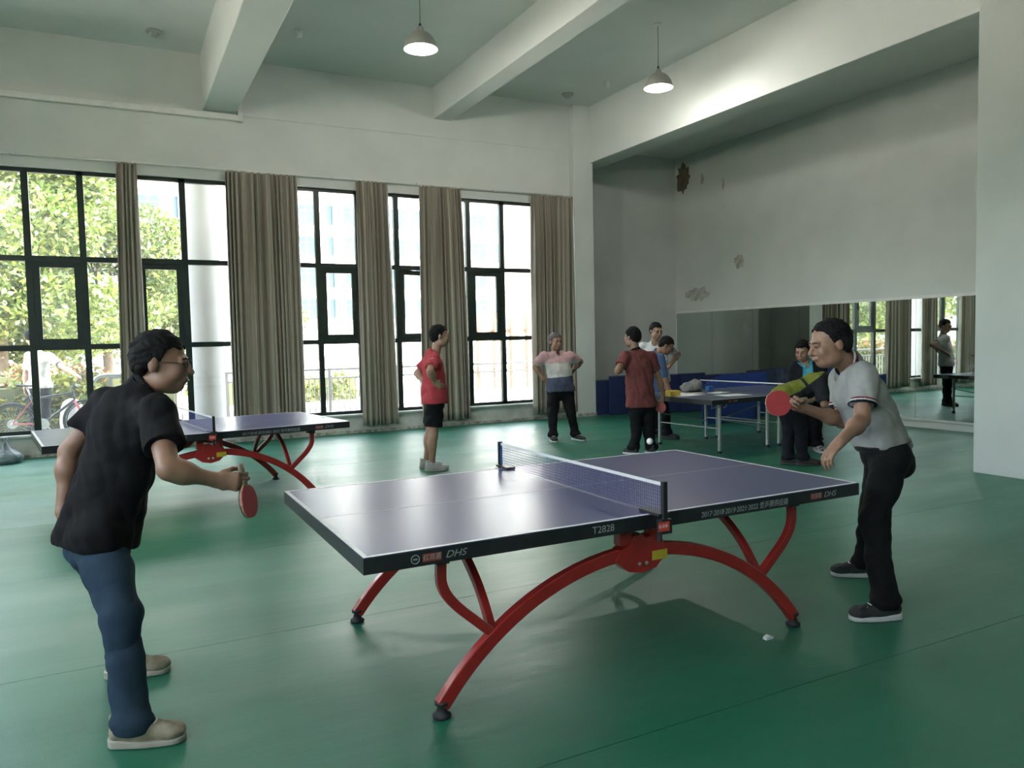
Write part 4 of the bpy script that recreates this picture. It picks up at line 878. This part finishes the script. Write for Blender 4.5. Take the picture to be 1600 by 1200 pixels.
        t = np.clip((yv + .05) / .205, 0, 1); F.F = np.maximum(np.sqrt((yv - (-.05 + .205 * t)) ** 2 + xv ** 2) - (.041 + .012 * np.sin(t * PI * .8)), np.maximum(q[2] - .026 - .012 * (1 - t) ** 2, .001 - q[2])).astype(np.float32)
        field_obj('sole', F, sole, so_, relax=0)
        lc = MB()
        for k in range(4): lc.tube([tuple(Z(.045 + .022 * k, .108 - .011 * k, -.022)), tuple(Z(.052 + .022 * k, .114 - .012 * k, 0)), tuple(Z(.045 + .022 * k, .108 - .011 * k, .022))], .0032, 5)
        o = lc.build('laces', sole if h > .006 else M_LINE, so_, True); tag(o, kind='stuff'); o.data.transform(Matrix.Translation(-ORG))
    return root, J
PEOPLE = {
'p1': {'j':{'head':[0.176,3.691,1.503],'neck':[0.112,3.717,1.395],'shL':[-0.042,3.915,1.318],'shR':[0.143,3.48,1.299],'elL':[-0.202,3.906,1.12],'elR':[0.163,3.265,1.095],'wrL':[-0.234,3.827,0.867],'wrR':[0.339,3.306,1.028],'hipL':[-0.141,3.927,0.725],'hipR':[-0.09,3.644,0.747],'knL':[-0.035,3.938,0.336],'knR':[-0.032,3.44,0.505],'anL':[-0.029,4.065,0.1],'anR':[-0.01,3.338,0.153]},'face':[0.955,-0.274,-0.117],'toes':[[0.973,-0.23,0.0],[0.947,-0.322,0.0]],'hands':[[[0.046,0.088,-0.995],[0.961,-0.276,0.0],0.5],[[0.951,-0.273,-0.146],[0.544,0.839,0.0],0.95]]},
'p2': {'j':{'head':[3.658,3.092,1.509],'neck':[3.779,3.067,1.399],'shL':[3.716,2.915,1.324],'shR':[3.888,3.196,1.293],'elL':[3.63,2.854,1.09],'elR':[3.851,3.165,1.042],'wrL':[3.385,2.794,0.996],'wrR':[3.564,3.206,1.137],'hipL':[3.949,2.911,0.856],'hipR':[4.127,3.077,0.843],'knL':[3.752,2.867,0.531],'knR':[4.173,3.208,0.443],'anL':[3.685,2.742,0.153],'anR':[4.227,3.304,0.092]},'face':[-0.901,0.378,-0.214],'toes':[[-0.91,0.414,0.0],[-0.811,0.586,0.0]],'hands':[[[-0.742,0.175,-0.647],[0.556,-0.054,-0.83],0.5],[[-0.869,0.084,0.487],[-0.636,-0.764,-0.108],0.95]]},
'red': {'j':{'head':[3.53,8.755,1.634],'neck':[3.48,8.791,1.448],'shL':[3.494,8.982,1.375],'shR':[3.389,8.608,1.374],'elL':[3.37,9.145,1.175],'elR':[3.275,8.453,1.221],'wrL':[3.394,8.945,1.061],'wrR':[3.368,8.555,1.085],'hipL':[3.47,8.834,0.824],'hipR':[3.4,8.656,0.832],'knL':[3.415,8.871,0.436],'knR':[3.368,8.647,0.43],'anL':[3.376,8.927,0.121],'anR':[3.354,8.678,0.1]},'face':[0.973,-0.23,-0.019],'toes':[[0.99,-0.14,0.0],[0.961,-0.276,0.0]],'hands':[[[0.579,-0.64,-0.505],[-0.114,-0.967,-0.228],0.5],[[0.83,-0.011,-0.557],[0.54,0.813,-0.216],0.5]]},
'pink': {'j':{'head':[6.044,10.236,1.524],'neck':[6.088,10.258,1.355],'shL':[6.26,10.143,1.291],'shR':[5.88,10.317,1.301],'elL':[6.453,10.173,1.205],'elR':[5.794,10.452,1.142],'wrL':[6.363,10.299,1.035],'wrR':[5.886,10.359,0.952],'hipL':[6.193,10.165,0.757],'hipR':[6.007,10.239,0.763],'knL':[6.204,10.081,0.414],'knR':[5.948,10.191,0.422],'anL':[6.259,10.03,0.067],'anR':[5.917,10.15,0.071]},'face':[0.027,-0.999,-0.044],'toes':[[0.167,-0.986,0.0],[-0.367,-0.93,0.0]],'hands':[[[-0.331,0.815,-0.477],[-0.217,0.976,0.0],0.5],[[0.798,-0.293,-0.527],[0.66,0.751,0.0],0.5]]},
'maroon': {'j':{'head':[6.172,8.426,1.568],'neck':[6.189,8.382,1.379],'shL':[6.046,8.418,1.314],'shR':[6.412,8.341,1.296],'elL':[5.871,8.35,1.126],'elR':[6.529,8.318,0.998],'wrL':[6.086,8.534,1.165],'wrR':[6.598,8.325,0.785],'hipL':[6.156,8.352,0.652],'hipR':[6.325,8.309,0.636],'knL':[6.138,8.306,0.33],'knR':[6.313,8.271,0.303],'anL':[6.088,8.315,0.066],'anR':[6.331,8.244,0.037]},'face':[-0.234,0.967,-0.1],'toes':[[-0.056,0.998,0.0],[0.367,0.93,0.0]],'hands':[[[0.712,0.695,0.105],[0.628,-0.325,-0.707],0.6],[[0.154,-0.024,-0.988],[-0.633,0.7,-0.331],0.9]]},
'white': {'j':{'head':[7.837,10.053,1.663],'neck':[7.842,10.096,1.486],'shL':[8.01,9.947,1.399],'shR':[7.692,10.224,1.406],'elL':[8.287,10.044,1.276],'elR':[7.685,10.324,1.163],'wrL':[7.964,9.894,1.078],'wrR':[7.61,10.124,0.96],'hipL':[7.893,9.972,0.86],'hipR':[7.757,10.099,0.861],'knL':[7.875,9.956,0.464],'knR':[7.749,10.077,0.464],'anL':[7.871,9.956,0.087],'anR':[7.744,10.078,0.085]},'face':[-0.102,-0.97,-0.222],'toes':[[-0.183,-0.983,0.0],[-0.458,-0.889,0.0]],'hands':[[[-0.798,0.293,-0.527],[0.066,0.928,-0.366],0.5],[[0.532,-0.645,-0.549],[0.633,0.674,-0.381],0.5]]},
'blue': {'j':{'head':[7.368,9.209,1.432],'neck':[7.306,9.347,1.317],'shL':[7.399,9.578,1.274],'shR':[7.251,9.201,1.243],'elL':[7.477,9.461,0.966],'elR':[7.227,9.085,0.998],'wrL':[7.362,9.227,0.784],'wrR':[7.245,9.005,0.782],'hipL':[7.405,9.595,0.715],'hipR':[7.336,9.348,0.712],'knL':[7.425,9.563,0.386],'knR':[7.42,9.306,0.376],'anL':[7.426,9.6,0.092],'anR':[7.461,9.331,0.046]},'face':[0.681,-0.467,-0.563],'toes':[[0.698,-0.716,0.0],[0.51,-0.86,0.0]],'hands':[[[0.532,-0.645,-0.549],[0.0,0.0,-1.0],0.3],[[0.532,-0.645,-0.549],[0.0,0.0,-1.0],0.3]]},
'olive': {'j':{'head':[7.594,6.242,0.906],'neck':[7.504,6.35,0.981],'shR':[7.323,6.332,1.012],'shL':[7.674,6.579,1.003],'elR':[7.275,6.227,0.743],'elL':[7.725,6.612,0.692],'wrR':[7.551,6.37,0.795],'wrL':[7.773,6.519,0.514],'hipR':[7.011,6.593,0.811],'hipL':[7.175,6.778,0.807],'knL':[7.227,6.706,0.465],'knR':[7.186,6.502,0.463],'anL':[7.121,6.628,0.155],'anR':[7.22,6.484,0.11]},'face':[0.622,-0.434,-0.652],'toes':[[0.733,-0.68,0.0],[0.832,-0.554,0.0]],'hands':[[[0.628,-0.325,-0.707],[0.628,-0.325,0.707],0.4],[[0.723,-0.374,0.581],[-0.721,-0.654,0.228],0.6]]},
'woman': {'j':{'head':[8.034,7.227,1.344],'neck':[8.111,7.233,1.181],'shL':[8.225,7.113,1.112],'shR':[8.02,7.332,1.114],'elL':[8.279,7.128,0.898],'elR':[7.996,7.387,0.9],'wrL':[8.036,7.02,0.781],'wrR':[7.87,7.185,0.78],'hipL':[8.18,7.166,0.697],'hipR':[8.099,7.264,0.696],'knL':[8.18,7.145,0.368],'knR':[8.099,7.242,0.365],'anL':[8.228,7.155,0.047],'anR':[8.11,7.273,0.06]},'face':[-0.858,-0.383,-0.343],'toes':[[-0.367,-0.93,0.0],[-0.755,-0.655,0.0]],'hands':[[[-0.829,-0.265,-0.493],[-0.279,0.576,-0.768],0.4],[[0.098,-0.869,-0.485],[0.55,0.176,-0.817],0.4]]},
'outdoor': {'j':{'head':[-1.335,16.196,1.808],'neck':[-1.254,16.138,1.566],'shL':[-1.381,16.197,1.454],'shR':[-1.053,15.993,1.447],'elL':[-1.446,16.211,1.158],'elR':[-0.848,15.684,1.263],'wrL':[-1.457,16.087,0.9],'wrR':[-0.643,15.345,1.129],'hipL':[-1.336,16.137,0.892],'hipR':[-1.151,16.018,0.888],'knL':[-1.366,16.123,0.445],'knR':[-1.161,15.995,0.442],'anL':[-1.398,16.109,-0.024],'anR':[-1.172,15.97,-0.027]},'face':[0.153,0.983,-0.105],'toes':[[0.275,0.962,0.0],[0.623,0.782,0.0]],'hands':[[[0.046,0.088,-0.995],[0.888,-0.459,0.0],0.4],[[0.608,-0.672,-0.424],[-0.083,0.259,-0.962],0.6]]}
}
def bands(*cuts):
    """material index by height along the spine, from the hem up"""
    return lambda J, w, fwd, pel, up, sd: (lambda C: sum(((C - pel) @ w > c).astype(int) for c in cuts))
DENIM = cloth('blue_denim', (.026, .048, .078), .9); BLK = cloth('black_trouser_cloth', (.006, .006, .0065)); NAVYT = cloth('dark_navy_cloth', (.008, .009, .013))
BEIGE = mat('beige_suede', (.34, .30, .22), .8, noise=(18, 4), col2=(.22, .18, .12)); SOLE = mat('pale_sole', (.42, .39, .33), .7, noise=(20, 2), col2=(.36, .33, .28)); WSH = mat('white_shoe', (.5, .48, .45), .6, noise=(22, 4), col2=(.35, .33, .32)); BSH = mat('black_knit_shoe', (.016, .016, .018), .8, noise=(60, 3), col2=(.03, .03, .032)); DSOLE = mat('dark_sole', (.03, .028, .026), .7); WSOLE = mat('white_sole', (.5, .5, .48), .6)
make_person(PEOPLE['p1'], 'man in black polo, jeans and beige trainers leaning over the table with a bat', .005, SK2, cloth('black_polo_knit', (.006, .0055, .0065)), .62, 1.0, [cloth('black_polo_knit', (.006, .0055, .0065))], trousers=DENIM, shoe=BEIGE, sole=SOLE, hair=M_HAIR, glasses=True, build=1.08, belly=.012)
GREY = cloth('heather_grey_knit', (.31, .305, .29)); CN = cloth('navy_rib', (.015, .016, .03)); CW = cloth('white_rib', (.6, .6, .58)); CR = cloth('crimson_rib', (.22, .02, .03))
make_person(PEOPLE['p2'], 'man in grey polo with striped collar and black trousers about to hit the ball', .005, SK2, GREY, .66, 1.0, [CN, CR, CW], [CN, CW, CR], BLK, shoe=BSH, sole=WSOLE, hair=M_HAIR, hairline=.085, tucked=True, belt=mat('black_leather_belt', (.012, .011, .01), .4), belly=.012, build=1.03)
RED_MAN = make_person(PEOPLE['red'], 'man in red T-shirt and black shorts standing by the curtains, hands on hips', .0085, SK, cloth('red_jersey', (.40, .05, .06)), .72, 1.03, trousers=BLK, short_leg=.72, shoe=WSH, sole=SOLE, hair=M_HAIR, belly=.015)
_J = RED_MAN[1]; _p = _J['shR'] + (_J['elR'] - _J['shR']) * .12 + np.array([-.457, -.888, .12]) * .088 - np.array(RED_MAN[0].location)
_lg = MB().prism([(-.035, -.012), (.035, -.012), (.022, .006), (.012, -.002), (.006, .016), (0, .004), (-.006, .016), (-.012, -.002), (-.022, .006)], -.003, .003).build('sleeve_logo', CW, RED_MAN[0], loc=tuple(_p)); _lg.rotation_euler = (0, 0, -.4757)
PW = [cloth('slate_navy_knit', (.075, .08, .125)), cloth('off_white_knit', (.52, .49, .46)), cloth('pale_pink_knit', (.50, .30, .30))]
make_person(PEOPLE['pink'], 'smiling man in pink, white and navy banded polo with hands on hips', .0085, SK2, PW, .72, 1.01, [PW[2]], trousers=BLK, shoe=BSH, sole=WSOLE, hair=M_GHAIR, belly=.035, build=1.1, shirtfn=bands(.22, .44))
make_person(PEOPLE['maroon'], 'man in maroon polo seen from behind with a bat in his lowered hand', .0085, SK2, cloth('maroon_knit', (.17, .05, .047)), .62, 1.02, [BLK], trousers=BLK, shoe=BSH, sole=WSOLE, hair=M_HAIR, build=1.08)
make_person(PEOPLE['white'], 'man in white T-shirt and glasses standing behind the one in blue', .0085, SK, cloth('white_jersey', (.55, .55, .55)), .6, 1.05, trousers=NAVYT, shoe=BSH, sole=DSOLE, hair=M_HAIR, glasses=True, build=1.08)
make_person(PEOPLE['blue'], 'man in blue shirt bending over the grey table', .0085, SK2, cloth('blue_shirt_cloth', (.06, .11, .21)), 1.35, 1.05, [cloth('blue_shirt_cloth', (.06, .11, .21))], trousers=NAVYT, shoe=BSH, sole=DSOLE, hair=M_HAIR, glasses=True)
OL = [cloth('charcoal_jersey', (.022, .022, .026)), cloth('olive_jersey', (.17, .19, .03))]
make_person(PEOPLE['olive'], 'man in olive and black jersey bent double beside the grey table', .0085, SK2, OL, .9, 1.0, trousers=NAVYT, shoe=mat('brown_black_shoe', (.03, .022, .017), .6, noise=(20, 2), col2=(.02, .016, .013)), sole=DSOLE, hair=M_HAIR, build=1.12,
            shirtfn=lambda J, w, fwd, pel, up, sd: (lambda C: (((C - pel) @ fwd < .02 - .25 * np.clip((C - pel) @ w - .16, 0, 1)) & ((C - pel) @ w > -.13) & (np.abs((C - pel) @ w - .27) > .018)).astype(int)))
make_person(PEOPLE['woman'], 'smiling woman in cyan polo under a black jacket near the mirror', .0085, SK, cloth('cyan_knit', (.06, .36, .47)), .6, 1.04, [cloth('cyan_knit', (.06, .36, .47))], trousers=BLK, shoe=mat('black_white_shoe', (.02, .02, .02), .6, noise=(30, 1), col2=(.5, .5, .5)), sole=WSOLE, hair=M_HAIR, jacket=cloth('black_jacket_cloth', (.012, .012, .016)), long_hair=.025, build=.95)
make_person(PEOPLE['outdoor'], 'person in printed white T-shirt standing outside beside the bicycle', .010, SK, cloth('white_cotton', (.52, .51, .47)), .8, 1.0, trousers=NAVYT, shoe=BSH, sole=DSOLE, hair=M_HAIR, z0=-.02)

# ================================================================== BATS AND SMALL HELD THINGS
def bat(tip, butt, normal, label, rub=('red', 'black')):
    """paddle from blade tip to handle butt; normal = facing of the first rubber"""
    tip = Vector(tip); butt = Vector(butt); ax = (tip - butt).normalized(); n = Vector(normal); n = (n - ax * n.dot(ax)).normalized(); sd = n.cross(ax)
    root = empty('table_tennis_bat', tuple(butt)); root.rotation_euler = Matrix((sd, n, ax)).transposed().to_euler(); tag(root, label, 'bat', 'table tennis bats in hand')
    L = (tip - butt).length; k = L / .255
    prof = [(.012, .092), (.03, .105), (.058, .125), (.072, .15), (.076, .18), (.07, .21), (.052, .238), (.028, .251), (0, .255)]
    poly = [(x * k, z * k) for x, z in prof] + [(-x * k, z * k) for x, z in reversed(prof[:-1])]
    ply = mat('plywood_edge', (.42, .30, .17), .6, noise=(30, 2), col2=(.36, .25, .14), stretch=(1, 1, 8))
    MB().prism(poly, -.003, .003).build('blade', ply, root)
    rc = {'red': mat('red_rubber', (.42, .045, .05), .55, noise=(40, 2), col2=(.37, .04, .045)), 'pink': mat('faded_red_rubber', (.5, .13, .13), .6, noise=(40, 2), col2=(.45, .12, .12)), 'black': mat('black_rubber_sheet', (.012, .012, .012), .5)}
    po2 = [(x * .99, z) for x, z in poly if z > .104 * k]
    MB().prism(po2, .003, .0075).build('rubber', rc[rub[0]], root); MB().prism(po2, -.0075, -.003).build('rubber', rc[rub[1]], root)
    h = MB().sweep([(0, 0, 0), (0, 0, .03 * k), (0, 0, .07 * k), (0, 0, .11 * k)], .034, .024, (1, 0, 0), 0, 12, rads=[1.05, .95, .85, .8]).build('handle', mat('bat_handle_wood', (.3, .24, .17), .55, noise=(20, 2), col2=(.2, .16, .11), stretch=(6, 6, 1)), root, True)
    return root
b1 = bat((.470, 3.285, .862), (.435, 3.30, 1.085), (.80, -.52, .05), 'bat with red and black rubber held upright by the player in black')
b2 = bat((3.305, 3.24, 1.168), (3.537, 3.150, 1.188), (-.45, -.88, .1), 'bright red bat held out by the player in grey')
b3 = bat((6.50, 8.28, .545), (6.60, 8.33, .77), (-.4, -.9, 0), 'faded red bat in the lowered hand of the man in maroon', ('pink', 'black'))
# grey cloth bag on the folding table
F = Field((7.2, 8.45, .72), (7.8, 9.1, 1.1), .007); cb = np.array([7.5, 8.8, .745])
F.ell(cb + (0, 0, .07), np.eye(3), (.15, .12, .085), .03).ell(cb + (.05, -.02, .1), np.eye(3), (.1, .1, .08), .03).ell(cb + (-.08, .02, .06), np.eye(3), (.09, .09, .06), .03).plane((0, 0, .7495), (0, 0, -1))
ORG = Vector((7.5, 8.8, .7495)); gb = empty('cloth_bag', ORG); tag(gb, 'crumpled grey cloth bag lying on the folding table', 'bag')
field_obj('bag_body', F, mat('grey_bag_cloth', (.25, .25, .24), .85, noise=(10, 5), col2=(.14, .14, .14), bump=(30, .6, .01)), gb, .012, 40, 2)
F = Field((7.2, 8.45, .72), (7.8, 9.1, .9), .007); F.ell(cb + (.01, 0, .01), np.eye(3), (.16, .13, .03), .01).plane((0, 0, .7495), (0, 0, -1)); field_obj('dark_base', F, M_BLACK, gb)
o = MB().box(-.036, .036, -.004, .004, -.075, .075).build('phone', mat('phone_back', (.45, .47, .48), .3, noise=(20, 2), col2=(.4, .42, .43)), loc=(7.62, 6.39, .905), bevel=.003); o.rotation_euler = (.3, .35, .45); tag(o, 'pale phone in the hand of the man bent double', 'phone')
MB().box(-.024, -.004, -.006, -.004, .035, .065).build('camera_lens', M_BLACK, o)
